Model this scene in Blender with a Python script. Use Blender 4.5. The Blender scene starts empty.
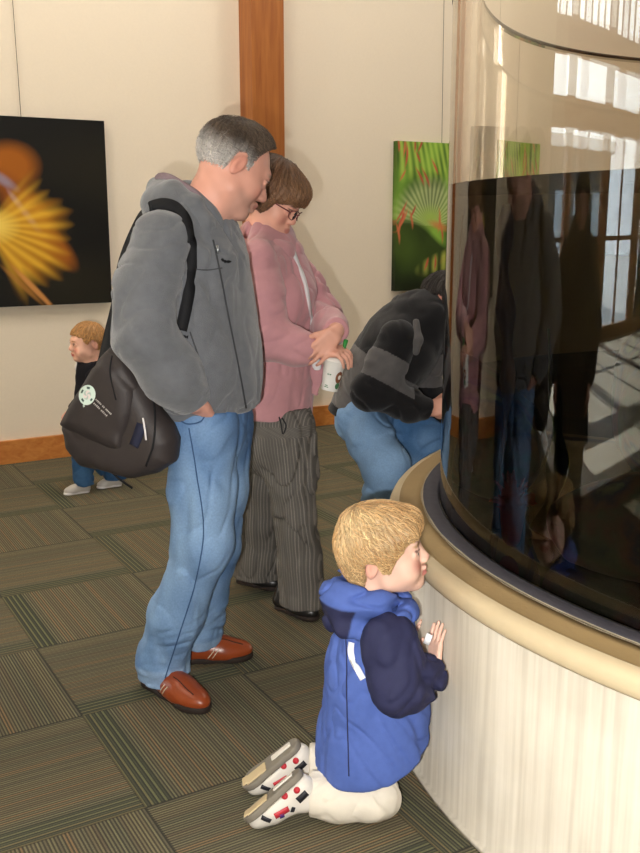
import bpy, math, random
import numpy as np
from mathutils import Vector, Matrix
from mathutils.bvhtree import BVHTree

SC = bpy.context.scene
COL = SC.collection
# ------------------------------------------------------------------ camera
FPX, PITCH, CAMZ = 960.0, 0.2108, 1.55
cam_data = bpy.data.cameras.new('camera')
cam = bpy.data.objects.new('camera', cam_data)
COL.objects.link(cam)
cam.location = (0, 0, CAMZ)
cam.rotation_euler = (math.pi / 2 - PITCH, 0, 0)
cam_data.sensor_fit = 'VERTICAL'
cam_data.sensor_height = 36.0
cam_data.lens = 36.0 * FPX / 853.0
cam_data.clip_start = 0.02
cam_data.clip_end = 200
SC.camera = cam
# ------------------------------------------------------------------ view, world, sun, lights
SC.view_settings.view_transform = 'Standard'
SC.view_settings.look = 'None'
SC.view_settings.gamma = 1.0
SC.view_settings.use_curve_mapping = False
SC.view_settings.exposure = 0.0
SC.cycles.use_denoising = True
SC.cycles.caustics_reflective = False
SC.cycles.caustics_refractive = False
SC.cycles.max_bounces = 14
SC.cycles.transmission_bounces = 12
SC.cycles.transparent_max_bounces = 16
SC.cycles.sample_clamp_indirect = 6.0

world = bpy.data.worlds.new('overcast_sky')
SC.world = world
world.use_nodes = True
world.node_tree.nodes['Background'].inputs[0].default_value = (0.86, 0.93, 1.0, 1)
world.node_tree.nodes['Background'].inputs[1].default_value = 14.0

def light(name, kind, loc, energy, color, size=None, size_y=None, target=None):
    l = bpy.data.lights.new(name, kind)
    l.energy = energy
    l.color = color
    if kind == 'AREA':
        l.shape = 'RECTANGLE'
        l.size = size
        l.size_y = size_y or size
    elif kind == 'SUN':
        l.angle = size
    else:
        l.shadow_soft_size = size
    o = bpy.data.objects.new(name, l)
    COL.objects.link(o)
    o.location = loc
    if target is not None:
        o.rotation_euler = (Vector(target) - Vector(loc)).to_track_quat('-Z', 'Y').to_euler()
    return o

light('sun', 'SUN', (-14.6, 13.6, 8.0), 48.0, (1.0, 0.95, 0.86), 0.006, target=(-5.0, 2.8, 0))
light('camera_flash', 'SPOT', (-0.075, -0.02, 1.49), 300.0, (1.0, 0.97, 0.93), 0.012, target=(-0.05, 4, 0.45))
bpy.data.lights['camera_flash'].spot_size = math.radians(95)
bpy.data.lights['camera_flash'].spot_blend = 0.6
for k, (lx, ly) in enumerate([(-3.0, 2.6), (0.2, 4.6), (2.6, 6.0), (-1.0, -1.5), (3.4, 0.4)]):
    light('ceiling_light', 'AREA', (lx, ly, 4.45), 34.0, (1.0, 0.92, 0.82), 1.2, 1.2, target=(lx, ly, 0))
for k, (lx, ly) in enumerate([(-2.35, 4.25), (-.65, 5.25), (1.05, 6.25), (2.75, 7.25)]):     # track lights washing the picture wall
    light('wall_washer', 'AREA', (lx, ly, 4.4), (26.0, 22.0, 14.0, 11.0)[k], (1.0, 0.93, 0.84), .5, .5, target=(lx - .75, ly + 1.32, 1.5))

# ------------------------------------------------------------------ helpers
def lin(h):
    h = h.lstrip('#')
    v = np.array([int(h[i:i + 2], 16) / 255.0 for i in (0, 2, 4)])
    return np.where(v <= 0.04045, v / 12.92, ((v + 0.055) / 1.055) ** 2.4)

def A(px, py, Y):
    """the point of the place that lies at distance Y in front of the camera's foot and shows at px, py"""
    dx, dz = (px - 320) / FPX, -(py - 426.5) / FPX
    d = np.array([dx, math.cos(PITCH) + math.sin(PITCH) * dz, -math.sin(PITCH) + math.cos(PITCH) * dz])
    return np.array([0, 0, CAMZ]) + d * (Y / d[1])

def unit(v):
    v = np.asarray(v, float)
    return v / np.linalg.norm(v)

def frame_xz(x, z):
    """columns x, y, z of a frame whose x is given and z is near the given one"""
    x = unit(x)
    y = unit(np.cross(z, x))
    return np.stack([x, y, np.cross(x, y)], 1)

def noise(P, f, seed, n=6):
    r = np.random.default_rng(seed)
    out = np.zeros(len(P))
    for _ in range(n):
        k = r.normal(size=3)
        k = k / np.linalg.norm(k) * f * r.uniform(.6, 1.5)
        out += np.sin(P @ k + r.uniform(0, 6.28))
    return out / math.sqrt(n)

class V:
    """solid modelling on a grid: smooth unions and cuts of tapered limbs and ellipsoids"""
    BIG = 0.2
    def __init__(s):
        s.ops = []
        s.R, s.t, s.s = np.eye(3), np.zeros(3), 1.0
    def frame(s, R=np.eye(3), t=(0, 0, 0), sc=1.0):
        s.R, s.t, s.s = np.asarray(R, float), np.asarray(t, float), sc
        return s
    def w(s, p):
        return s.R @ (np.asarray(p, float) * s.s) + s.t
    def cap(s, a, b, ra, rb=None, k=.02, fl=None, op='u'):
        a, b = s.w(a), s.w(b)
        ra, rb, k = ra * s.s, (ra if rb is None else rb) * s.s, k * s.s
        L = np.eye(3)
        q = 1.0
        if fl is not None:
            n, q = s.R @ unit(fl[0]), fl[1]
            L = L + np.outer(n, n) * (1 / q - 1)
        ab = L @ (b - a)
        den = max(ab @ ab, 1e-12)
        def f(x, y, z):
            px, py, pz = x - a[0], y - a[1], z - a[2]
            if fl is not None:
                dn = (px * n[0] + py * n[1] + pz * n[2]) * (1 / q - 1)
                px, py, pz = px + n[0] * dn, py + n[1] * dn, pz + n[2] * dn
            t = np.clip((px * ab[0] + py * ab[1] + pz * ab[2]) / den, 0, 1)
            d = np.sqrt((px - ab[0] * t) ** 2 + (py - ab[1] * t) ** 2 + (pz - ab[2] * t) ** 2) - (ra + (rb - ra) * t)
            return d * min(q, 1.0)
        m = max(ra, rb) * max(q, 1.0)
        s.ops.append((f, np.minimum(a, b) - m, np.maximum(a, b) + m, k, op))
        return s
    def path(s, pts, rs, k=.02, fl=None, op='u'):
        if not hasattr(rs, '__len__'):
            rs = [rs] * len(pts)
        for i in range(len(pts) - 1):
            s.cap(pts[i], pts[i + 1], rs[i], rs[i + 1], k, fl, op)
        return s
    def ell(s, c, r, k=.02, op='u', rot=None):
        c = s.w(c)
        r = np.asarray(r if hasattr(r, '__len__') else (r, r, r), float) * s.s
        k = k * s.s
        R = s.R if rot is None else s.R @ rot
        def f(x, y, z):
            px, py, pz = x - c[0], y - c[1], z - c[2]
            k0 = k1 = 0
            for i in range(3):
                u = (px * R[0, i] + py * R[1, i] + pz * R[2, i]) / r[i]
                k0 = k0 + u * u
                k1 = k1 + (u / r[i]) ** 2
            k0 = np.sqrt(k0)
            return k0 * (k0 - 1) / np.maximum(np.sqrt(k1), 1e-6)
        e = np.abs(R) @ r
        s.ops.append((f, c - e, c + e, k, op))
        return s
    def box(s, c, hs, rd=.01, k=0.0, rot=None, op='u'):
        c = s.w(c)
        hs = np.asarray(hs, float) * s.s
        rd, k = rd * s.s, k * s.s
        R = s.R if rot is None else s.R @ rot
        def f(x, y, z):
            px, py, pz = x - c[0], y - c[1], z - c[2]
            q = [np.abs(px * R[0, i] + py * R[1, i] + pz * R[2, i]) - (hs[i] - rd) for i in range(3)]
            o = np.sqrt(sum(np.maximum(u, 0) ** 2 for u in q))
            return o + np.minimum(np.maximum(q[0], np.maximum(q[1], q[2])), 0) - rd
        e = np.abs(R) @ hs
        s.ops.append((f, c - e, c + e, k, op))
        return s
    def cut(s, p, n, k=0.0):
        p = s.w(p)
        n = s.R @ unit(n)
        s.ops.append((lambda x, y, z: (x - p[0]) * n[0] + (y - p[1]) * n[1] + (z - p[2]) * n[2], None, None, k * s.s, 'i'))
        return s
    def mask(s, g):
        """keep where g(local point) < 0"""
        R, t, sc = s.R.copy(), s.t.copy(), s.s
        def f(x, y, z):
            px, py, pz = x - t[0], y - t[1], z - t[2]
            u = [(px * R[0, i] + py * R[1, i] + pz * R[2, i]) / sc for i in range(3)]
            return g(*u) * sc
        s.ops.append((f, None, None, 0.0, 'i'))
        return s
    def poly(s, pts, T, k, op='u'):
        """outline in the local xz plane, half thickness T along local y"""
        R, t, sc = s.R.copy(), s.t.copy(), s.s
        pts = np.asarray(pts, float)
        def f(x, y, z):
            px, py, pz = x - t[0], y - t[1], z - t[2]
            u, v, ww = [px * R[0, i] + py * R[1, i] + pz * R[2, i] for i in (0, 2, 1)]
            d = np.full(u.shape, 1e9)
            sg = np.ones(u.shape)
            j = len(pts) - 1
            for i in range(len(pts)):
                e = pts[j] - pts[i]
                wx, wy = u - pts[i][0], v - pts[i][1]
                h = np.clip((wx * e[0] + wy * e[1]) / (e @ e), 0, 1)
                d = np.minimum(d, (wx - e[0] * h) ** 2 + (wy - e[1] * h) ** 2)
                c1, c2, c3 = v >= pts[i][1], v < pts[j][1], e[0] * wy > e[1] * wx
                sg = np.where((c1 & c2 & c3) | (~c1 & ~c2 & ~c3), -sg, sg)
                j = i
            d2 = np.sqrt(d) * sg
            dt = np.abs(ww) - T
            h = np.maximum(k - np.abs(d2 - dt), 0) / k
            return np.maximum(d2, dt) + h * h * k * .25
        c = [s.t + s.R @ np.array([p[0], yy, p[1]]) for p in pts for yy in (-T, T)]
        s.ops.append((f, np.min(c, 0), np.max(c, 0), k * .3, op))
        return s
    def disp(s, g, band=.03):
        s.ops.append((g, None, None, band, 'd'))
        return s
    def mesh(s, h):
        pad = .022 if any(o[4] == 'd' for o in s.ops) else 0.0
        lo = np.min([o[1] for o in s.ops if o[1] is not None and o[4] == 'u'], 0) - 3 * h - pad
        hi = np.max([o[2] for o in s.ops if o[1] is not None and o[4] == 'u'], 0) + 3 * h + pad
        n = np.ceil((hi - lo) / h).astype(int) + 1
        d = np.full(n, s.BIG, np.float32)
        ax = [(lo[i] + h * np.arange(n[i])).astype(np.float32) for i in range(3)]
        for f, a, b, k, op in s.ops:
            if op == 'd':
                idx = np.argwhere(np.abs(d) < k)
                P = lo + idx * h
                d[tuple(idx.T)] += f(P).astype(np.float32)
                continue
            if a is None:
                sl = [slice(0, n[i]) for i in range(3)]
            else:
                m = k + 2.5 * h
                sl = [slice(max(0, int((a[i] - m - lo[i]) / h)), min(n[i], int((b[i] + m - lo[i]) / h) + 2)) for i in range(3)]
            X = ax[0][sl[0]][:, None, None]
            Y = ax[1][sl[1]][None, :, None]
            Z = ax[2][sl[2]][None, None, :]
            e = f(X, Y, Z)
            o = d[tuple(sl)]
            if op == 'u':
                r = np.minimum(o, e)
                if k > 0:
                    hh = np.maximum(k - np.abs(o - e), 0) / k
                    r = r - hh * hh * k * .25
            else:
                if op == 's':
                    e = -e
                r = np.maximum(o, e)
                if k > 0:
                    hh = np.maximum(k - np.abs(o - e), 0) / k
                    r = r + hh * hh * k * .25
            d[tuple(sl)] = r
        return nets(d, lo, h)

def nets(d, lo, h):
    ins = d < 0
    c = [ins[i:ins.shape[0] - 1 + i, j:ins.shape[1] - 1 + j, k:ins.shape[2] - 1 + k] for i in (0, 1) for j in (0, 1) for k in (0, 1)]
    al, an = c[0].copy(), c[0].copy()
    for q in c[1:]:
        al &= q
        an |= q
    act = an & ~al
    idx = np.argwhere(act)
    cor = [(i, j, k) for i in (0, 1) for j in (0, 1) for k in (0, 1)]
    val = np.stack([d[idx[:, 0] + i, idx[:, 1] + j, idx[:, 2] + k] for i, j, k in cor], 1).astype(float)
    acc = np.zeros((len(idx), 3))
    cnt = np.zeros(len(idx))
    C = np.array(cor, float)
    for a in range(8):
        for b in range(a + 1, 8):
            if np.abs(C[a] - C[b]).sum() != 1:
                continue
            va, vb = val[:, a], val[:, b]
            m = (va < 0) != (vb < 0)
            t = np.where(m, va / np.where(m, va - vb, 1), 0)
            acc += np.where(m[:, None], C[a] + (C[b] - C[a]) * t[:, None], 0)
            cnt += m
    verts = lo + (idx + acc / cnt[:, None]) * h
    vid = np.full(act.shape, -1, np.int32)
    vid[tuple(idx.T)] = np.arange(len(idx))
    quads = []
    for a in range(3):
        u, w = (a + 1) % 3, (a + 2) % 3
        s0 = [slice(None)] * 3
        s1 = [slice(None)] * 3
        s0[a] = slice(0, -1)
        s1[a] = slice(1, None)
        i0, i1 = ins[tuple(s0)], ins[tuple(s1)]
        e = np.argwhere(i0 != i1)
        ok = (e[:, u] > 0) & (e[:, w] > 0) & (e[:, u] < ins.shape[u] - 1) & (e[:, w] < ins.shape[w] - 1)
        e = e[ok]
        flip = i0[tuple(e.T)]
        def g(du, dw):
            q = e.copy()
            q[:, u] += du
            q[:, w] += dw
            return vid[tuple(q.T)]
        q = np.stack([g(-1, -1), g(0, -1), g(0, 0), g(-1, 0)], 1)
        q[~flip] = q[~flip][:, ::-1]
        quads.append(q)
    return verts, np.concatenate(quads)

def smooth(Vv, F, it=2, lam=.5):
    Vv = Vv.copy()
    e = np.concatenate([F[:, [i, (i + 1) % 4]] for i in range(4)])
    for _ in range(it):
        acc = np.zeros_like(Vv)
        cnt = np.zeros(len(Vv))
        for a, b in ((0, 1), (1, 0)):
            for j in range(3):
                acc[:, j] += np.bincount(e[:, a], Vv[e[:, b], j], len(Vv))
            cnt += np.bincount(e[:, a], minlength=len(Vv))
        Vv += lam * (acc / np.maximum(cnt, 1)[:, None] - Vv)
    return Vv

def world_loc(o):
    p = np.zeros(3)
    while o is not None:
        p = p + np.array(o.location)
        o = o.parent
    return p

def mk(name, verts, faces, mat, parent=None, base=None, col=None, st=None, flat=False, mats=None, midx=None):
    """one mesh object; verts are given in the place's coordinates"""
    o0 = world_loc(parent) if parent is not None else np.zeros(3)
    loc = np.zeros(3) if base is None else np.asarray(base, float) - o0
    verts = np.asarray(verts, float)
    vv = verts - o0 - loc
    me = bpy.data.meshes.new(name)
    F = faces
    if isinstance(F, np.ndarray) and F.ndim == 2:
        me.vertices.add(len(vv))
        me.vertices.foreach_set('co', vv.astype(np.float32).ravel())
        me.loops.add(F.size)
        me.polygons.add(len(F))
        me.loops.foreach_set('vertex_index', F.astype(np.int32).ravel())
        me.polygons.foreach_set('loop_start', (np.arange(len(F)) * F.shape[1]).astype(np.int32))
        me.update(calc_edges=True)
    else:
        me.from_pydata([tuple(p) for p in vv], [], [tuple(int(i) for i in f) for f in F])
        me.update()
    for m in (mats or [mat]):
        me.materials.append(m)
    if midx is not None:
        me.polygons.foreach_set('material_index', np.asarray(midx, np.int32))
    me.polygons.foreach_set('use_smooth', np.full(len(me.polygons), not flat))
    if col is not None:
        c = np.ones((len(vv), 4), np.float32)
        c[:, :3] = col
        a = me.attributes.new('Col', 'FLOAT_COLOR', 'POINT')
        a.data.foreach_set('color', c.ravel())
    if st is not None:
        a = me.attributes.new('st', 'FLOAT_VECTOR', 'POINT')
        a.data.foreach_set('vector', np.asarray(st, np.float32).ravel())
    o = bpy.data.objects.new(name, me)
    COL.objects.link(o)
    o.location = loc
    if parent is not None:
        o.parent = parent
    return o

def tag(o, label=None, cat=None, group=None, kind=None):
    for k, v in (('label', label), ('category', cat), ('group', group), ('kind', kind)):
        if v:
            o[k] = v
    return o

def sdf(name, v, h, mat, parent=None, base=None, colf=None, stf=None, sm=1):
    P, F = v.mesh(h)
    if sm:
        P = smooth(P, F, sm)
    return mk(name, P, F, mat, parent, base, None if colf is None else colf(P), None if stf is None else stf(P))

def bvh(o):
    off = world_loc(o)
    me = o.data
    co = np.empty(len(me.vertices) * 3, np.float32)
    me.vertices.foreach_get('co', co)
    co = co.reshape(-1, 3) + off
    return BVHTree.FromPolygons(co.tolist(), [tuple(p.vertices) for p in me.polygons])

def drape(tree, pts, direction, lift=.001):
    """move each point along direction onto the surface"""
    out, nrm = [], []
    for i, p in enumerate(pts):
        d = direction[i] if isinstance(direction, list) else direction
        d = Vector(unit(d))
        hit, n, _, _ = tree.ray_cast(Vector(p) - d * .6, d)
        if hit is None:
            hit, n, _, _ = tree.find_nearest(Vector(p))
        if n.dot(d) > 0:
            n = -n
        out.append(np.array(hit + n * lift))
        nrm.append(np.array(n))
    return np.array(out), np.array(nrm)

def drape_seen(tree, pxs, n, lift=.001):
    """a line given by picture points, carried along the lines of sight onto the surface"""
    q = spline([(x, y, 0) for x, y in pxs], n) if n else np.array([(x, y, 0) for x, y in pxs], float)
    o = np.array([0, 0, CAMZ])
    out, nrm = [], []
    for x, y, _ in q:
        d = Vector(unit(A(x, y, 2.0) - o))
        hit, nn, _, _ = tree.ray_cast(Vector(o), d)
        if hit is None:
            if not out:
                hit, nn, _, _ = tree.find_nearest(Vector(A(x, y, 2.8)))
            else:
                hit, nn, _, _ = tree.find_nearest(Vector(A(x, y, np.linalg.norm(out[-1][1]))))
        if nn.dot(d) > 0:
            nn = -nn
        out.append(np.array(hit + nn * lift))
        nrm.append(np.array(nn))
    return np.array(out), np.array(nrm)

def spline(pts, n):
    pts = np.asarray(pts, float)
    t = np.concatenate([[0], np.cumsum(np.linalg.norm(np.diff(pts, axis=0), axis=1))])
    q = np.linspace(0, t[-1], n)
    m = np.zeros_like(pts)
    m[1:-1] = (pts[2:] - pts[:-2]) / (t[2:] - t[:-2])[:, None]
    m[0], m[-1] = (pts[1] - pts[0]) / (t[1] - t[0]), (pts[-1] - pts[-2]) / (t[-1] - t[-2])
    i = np.clip(np.searchsorted(t, q, 'right') - 1, 0, len(pts) - 2)
    dt = (t[i + 1] - t[i])
    u = ((q - t[i]) / dt)[:, None]
    dt = dt[:, None]
    return (2 * u**3 - 3 * u**2 + 1) * pts[i] + (u**3 - 2 * u**2 + u) * dt * m[i] + (-2 * u**3 + 3 * u**2) * pts[i + 1] + (u**3 - u**2) * dt * m[i + 1]

def tube(pts, r, n=8, closed=False):
    pts = np.asarray(pts, float)
    r = np.full(len(pts), r) if np.isscalar(r) else np.asarray(r, float)
    T = np.gradient(pts, axis=0)
    if closed:
        T = np.roll(pts, -1, 0) - np.roll(pts, 1, 0)
    T /= np.linalg.norm(T, axis=1)[:, None]
    u = unit(np.cross(T[0], [0.3, 0.5, .81]))
    vs = []
    for i in range(len(pts)):
        u = unit(u - T[i] * (u @ T[i]))
        w = np.cross(T[i], u)
        for k in range(n):
            a = 2 * math.pi * k / n
            vs.append(pts[i] + r[i] * (math.cos(a) * u + math.sin(a) * w))
    F = []
    m = len(pts)
    for i in range(m if closed else m - 1):
        j = (i + 1) % m
        for k in range(n):
            F.append((i * n + k, i * n + (k + 1) % n, j * n + (k + 1) % n, j * n + k))
    if not closed:
        F.append(tuple(range(n))[::-1])
        F.append(tuple((m - 1) * n + k for k in range(n)))
    return np.array(vs), F

def ribbon(pts, nrm, w, th):
    """flat strap of width w and thickness th lying on a surface with normals nrm"""
    pts, nrm = np.asarray(pts, float), np.asarray(nrm, float)
    T = np.gradient(pts, axis=0)
    T /= np.linalg.norm(T, axis=1)[:, None]
    vs, F = [], []
    w = np.full(len(pts), w) if np.isscalar(w) else w
    for i in range(len(pts)):
        s = unit(np.cross(nrm[i], T[i]))
        n = np.cross(T[i], s)
        for a, b in ((-1, 0), (1, 0), (1, 1), (-1, 1)):
            vs.append(pts[i] + s * a * w[i] / 2 + n * b * th)
    for i in range(len(pts) - 1):
        for k in range(4):
            F.append((i * 4 + k, i * 4 + (k + 1) % 4, i * 4 + 4 + (k + 1) % 4, i * 4 + 4 + k))
    F.append((0, 3, 2, 1))
    m = (len(pts) - 1) * 4
    F.append((m, m + 1, m + 2, m + 3))
    return np.array(vs), F

def boxes(lst, R=np.eye(3), t=(0, 0, 0)):
    vs, F = [], []
    for lo, hi in lst:
        b = len(vs)
        for i in (0, 1):
            for j in (0, 1):
                for k in (0, 1):
                    vs.append(R @ np.array([(lo, hi)[i][0], (lo, hi)[j][1], (lo, hi)[k][2]], float) + np.asarray(t, float))
        for f in ((0, 1, 3, 2), (4, 6, 7, 5), (0, 4, 5, 1), (2, 3, 7, 6), (0, 2, 6, 4), (1, 5, 7, 3)):
            F.append(tuple(b + i for i in f))
    return np.array(vs), F

def lathe(prof, c, n=64, caps=True):
    vs, F = [], []
    for r, z in prof:
        for k in range(n):
            a = 2 * math.pi * k / n
            vs.append((c[0] + r * math.cos(a), c[1] + r * math.sin(a), z))
    m = len(prof)
    for i in range(m - 1):
        for k in range(n):
            F.append((i * n + k, i * n + (k + 1) % n, (i + 1) * n + (k + 1) % n, (i + 1) * n + k))
    if caps:
        F.append(tuple(range(n))[::-1])
        F.append(tuple((m - 1) * n + k for k in range(n)))
    return np.array(vs), F

# ------------------------------------------------------------------ materials
def new_mat(name):
    m = bpy.data.materials.new(name)
    m.use_nodes = True
    nt = m.node_tree
    return m, nt, nt.nodes['Principled BSDF']

def N(nt, t, **kw):
    n = nt.nodes.new(t)
    for k, v in kw.items():
        setattr(n, k, v)
    return n

def mth(nt, op, a, b=None, c=None):
    n = nt.nodes.new('ShaderNodeMath')
    n.operation = op
    for i, x in enumerate((a, b, c)):
        if x is None:
            continue
        if hasattr(x, 'links') or hasattr(x, 'is_linked'):
            nt.links.new(x, n.inputs[i])
        else:
            n.inputs[i].default_value = x
    return n.outputs[0]

def mixc(nt, fac, a, b, mode='MIX'):
    n = nt.nodes.new('ShaderNodeMix')
    n.data_type = 'RGBA'
    n.blend_type = mode
    for s, x in ((n.inputs[0], fac), (n.inputs[6], a), (n.inputs[7], b)):
        if hasattr(x, 'is_linked'):
            nt.links.new(x, s)
        elif hasattr(x, '__len__'):
            s.default_value = (*x[:3], 1)
        else:
            s.default_value = x
    return n.outputs[2]

def ramp(nt, fac, stops, interp='LINEAR'):
    n = nt.nodes.new('ShaderNodeValToRGB')
    n.color_ramp.interpolation = interp
    el = n.color_ramp.elements
    while len(el) < len(stops):
        el.new(.5)
    for e, (p, c) in zip(el, stops):
        e.position = p
        e.color = (*c[:3], 1)
    nt.links.new(fac, n.inputs[0])
    return n.outputs[0]

def mat(name, color, rough=.7, vcol=False, noise=None, bump=None, spec=.3, metal=0.0, sheen=0.0, stretch=None, st=False, emit=None, coat=0.0):
    """noise = (scale, amount) mottling of the colour; bump = (scale, strength, depth)"""
    m, nt, b = new_mat(name)
    if st:
        co = N(nt, 'ShaderNodeAttribute', attribute_name='st').outputs['Vector']
    else:
        co = N(nt, 'ShaderNodeTexCoord').outputs['Object']
    if stretch is not None:
        mp = N(nt, 'ShaderNodeMapping')
        mp.inputs['Scale'].default_value = stretch
        nt.links.new(co, mp.inputs[0])
        co = mp.outputs[0]
    c = lin(color) if isinstance(color, str) else np.asarray(color)
    src = N(nt, 'ShaderNodeAttribute', attribute_name='Col').outputs['Color'] if vcol else None
    if noise:
        nz = N(nt, 'ShaderNodeTexNoise')
        nz.inputs['Scale'].default_value = noise[0]
        nz.inputs['Detail'].default_value = 4
        nt.links.new(co, nz.inputs['Vector'])
        f = mth(nt, 'MULTIPLY_ADD', nz.outputs[0], noise[1] * 2, 1 - noise[1])
        g = N(nt, 'ShaderNodeCombineColor')
        for i in range(3):
            nt.links.new(f, g.inputs[i])
        out = mixc(nt, 1.0, src if vcol else c, g.outputs[0], 'MULTIPLY')
        nt.links.new(out, b.inputs['Base Color'])
    elif vcol:
        nt.links.new(src, b.inputs['Base Color'])
    else:
        b.inputs['Base Color'].default_value = (*c, 1)
    if bump:
        nb = N(nt, 'ShaderNodeTexNoise')
        nb.inputs['Scale'].default_value = bump[0]
        nb.inputs['Detail'].default_value = 5
        nt.links.new(co, nb.inputs['Vector'])
        bm = N(nt, 'ShaderNodeBump')
        bm.inputs['Strength'].default_value = bump[1]
        bm.inputs['Distance'].default_value = bump[2]
        nt.links.new(nb.outputs[0], bm.inputs['Height'])
        nt.links.new(bm.outputs[0], b.inputs['Normal'])
    b.inputs['Roughness'].default_value = rough
    b.inputs['Specular IOR Level'].default_value = spec
    b.inputs['Metallic'].default_value = metal
    b.inputs['Sheen Weight'].default_value = sheen
    b.inputs['Coat Weight'].default_value = coat
    if emit:
        b.inputs['Emission Color'].default_value = (*lin(emit[0]), 1)
        b.inputs['Emission Strength'].default_value = emit[1]
    return m
# ------------------------------------------------------------------ the room
PHI = 0.5303
RW = np.array([[math.cos(PHI), -math.sin(PHI), 0], [math.sin(PHI), math.cos(PHI), 0], [0, 0, 1]])   # along the picture wall, into it, up
W0 = np.array([0, 7.30, 0])
CEIL = 4.6

def onwall(s, d, z):
    """point at s along the picture wall, d in front of it, height z"""
    return W0 + RW @ np.array([s, -d, z])

def wall_s(px, py_unused=None):
    """distance along the picture wall seen at picture column px"""
    dx = (px - 320) / FPX / (math.cos(PITCH) + math.sin(PITCH) * .16)
    # x = dx*Y ; (x, Y) = W0 + s*(cos, sin)
    return dx * W0[1] / (math.cos(PHI) - dx * math.sin(PHI))

def structure(name, verts, faces, m, parent=None, flat=True):
    o = mk(name, verts, faces, m, parent, flat=flat)
    o['kind'] = 'structure'
    return o

# carpet: 57 cm tiles laid quarter-turn, fine coloured yarn lines
def carpet():
    m, nt, b = new_mat('carpet_tiles')
    co = N(nt, 'ShaderNodeTexCoord').outputs['Object']
    mp = N(nt, 'ShaderNodeMapping')
    mp.vector_type = 'TEXTURE'
    mp.inputs['Location'].default_value = (-0.761, 2.815, 0)
    mp.inputs['Rotation'].default_value = (0, 0, PHI)
    mp.inputs['Scale'].default_value = (.572, .572, 1)
    nt.links.new(co, mp.inputs[0])
    sp = N(nt, 'ShaderNodeSeparateXYZ')
    nt.links.new(mp.outputs[0], sp.inputs[0])
    u, v = sp.outputs[0], sp.outputs[1]
    fu, fv = mth(nt, 'FLOOR', u), mth(nt, 'FLOOR', v)
    par = mth(nt, 'FLOORED_MODULO', mth(nt, 'ADD', fu, fv), 2.0)
    ru, rv = mth(nt, 'SUBTRACT', u, fu), mth(nt, 'SUBTRACT', v, fv)
    d = mth(nt, 'SUBTRACT', ru, rv)
    s = mth(nt, 'MULTIPLY_ADD', d, par, rv)           # across the lines: v on even tiles, u on odd ones
    t = mth(nt, 'SUBTRACT', mth(nt, 'ADD', ru, rv), s)
    tid = mth(nt, 'MULTIPLY_ADD', fu, 7.31, mth(nt, 'MULTIPLY', fv, 3.77))
    def line(freq, off, seed):
        w = N(nt, 'ShaderNodeTexWhiteNoise', noise_dimensions='2D')
        c = N(nt, 'ShaderNodeCombineXYZ')
        nt.links.new(mth(nt, 'FLOOR', mth(nt, 'MULTIPLY', s, freq)), c.inputs[0])
        nt.links.new(mth(nt, 'MULTIPLY_ADD', tid, .0 if off == 0 else 1.0, seed), c.inputs[1])
        nt.links.new(c.outputs[0], w.inputs[0])
        return w.outputs[0]
    # broad bands
    nb = N(nt, 'ShaderNodeTexNoise', noise_dimensions='2D')
    c = N(nt, 'ShaderNodeCombineXYZ')
    nt.links.new(mth(nt, 'MULTIPLY', s, 4.2), c.inputs[0])
    nt.links.new(mth(nt, 'MULTIPLY', tid, .0), c.inputs[1])
    nt.links.new(c.outputs[0], nb.inputs['Vector'])
    nb.inputs['Scale'].default_value = 1.0
    nb.inputs['Detail'].default_value = 2
    base = ramp(nt, nb.outputs[0], [(.30, lin('#42463d')), (.42, lin('#555044')), (.5, lin('#635847')), (.58, lin('#5b4d40')), (.68, lin('#4c4e43'))])
    l1 = line(58, 0, 1.7)
    fr = mth(nt, 'FRACT', mth(nt, 'MULTIPLY', s, 58))
    on = mth(nt, 'LESS_THAN', fr, .5)
    dark = mixc(nt, .55, base, lin('#272a23'))
    lite = mixc(nt, mth(nt, 'MULTIPLY_ADD', l1, .45, .12), base, lin('#8a8864'))
    lite = mixc(nt, mth(nt, 'MULTIPLY', mth(nt, 'GREATER_THAN', l1, .88), .35), lite, lin('#8a5636'))
    col = mixc(nt, on, dark, lite)
    # darker, green lined border along one side of some tiles
    wn = N(nt, 'ShaderNodeTexWhiteNoise', noise_dimensions='1D')
    nt.links.new(tid, wn.inputs['W'])
    e = mth(nt, 'MULTIPLY', mth(nt, 'LESS_THAN', s, .14), mth(nt, 'MULTIPLY_ADD', wn.outputs[0], .5, .35))
    gl = mth(nt, 'LESS_THAN', mth(nt, 'FRACT', mth(nt, 'MULTIPLY', s, 29)), .36)
    bord = mixc(nt, gl, lin('#2f352d'), lin('#66684a'))
    col = mixc(nt, e, col, bord)
    # pile
    nz = N(nt, 'ShaderNodeTexNoise')
    nz.inputs['Scale'].default_value = 260
    nz.inputs['Detail'].default_value = 3
    nt.links.new(co, nz.inputs['Vector'])
    g = N(nt, 'ShaderNodeCombineColor')
    f = mth(nt, 'MULTIPLY_ADD', nz.outputs[0], .9, .55)
    for i in range(3):
        nt.links.new(f, g.inputs[i])
    col = mixc(nt, 1.0, col, g.outputs[0], 'MULTIPLY')
    # seam between the tiles
    seam = mth(nt, 'MINIMUM', mth(nt, 'MINIMUM', ru, rv), mth(nt, 'SUBTRACT', 1.0, mth(nt, 'MAXIMUM', ru, rv)))
    col = mixc(nt, mth(nt, 'MULTIPLY', mth(nt, 'LESS_THAN', seam, .006), .5), col, lin('#24241f'))
    nt.links.new(col, b.inputs['Base Color'])
    bm = N(nt, 'ShaderNodeBump')
    bm.inputs['Strength'].default_value = .5
    bm.inputs['Distance'].default_value = .004
    nt.links.new(mth(nt, 'ADD', nz.outputs[0], mth(nt, 'MULTIPLY', on, .5)), bm.inputs['Height'])
    nt.links.new(bm.outputs[0], b.inputs['Normal'])
    b.inputs['Roughness'].default_value = .9
    b.inputs['Specular IOR Level'].default_value = .25
    return m

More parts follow.
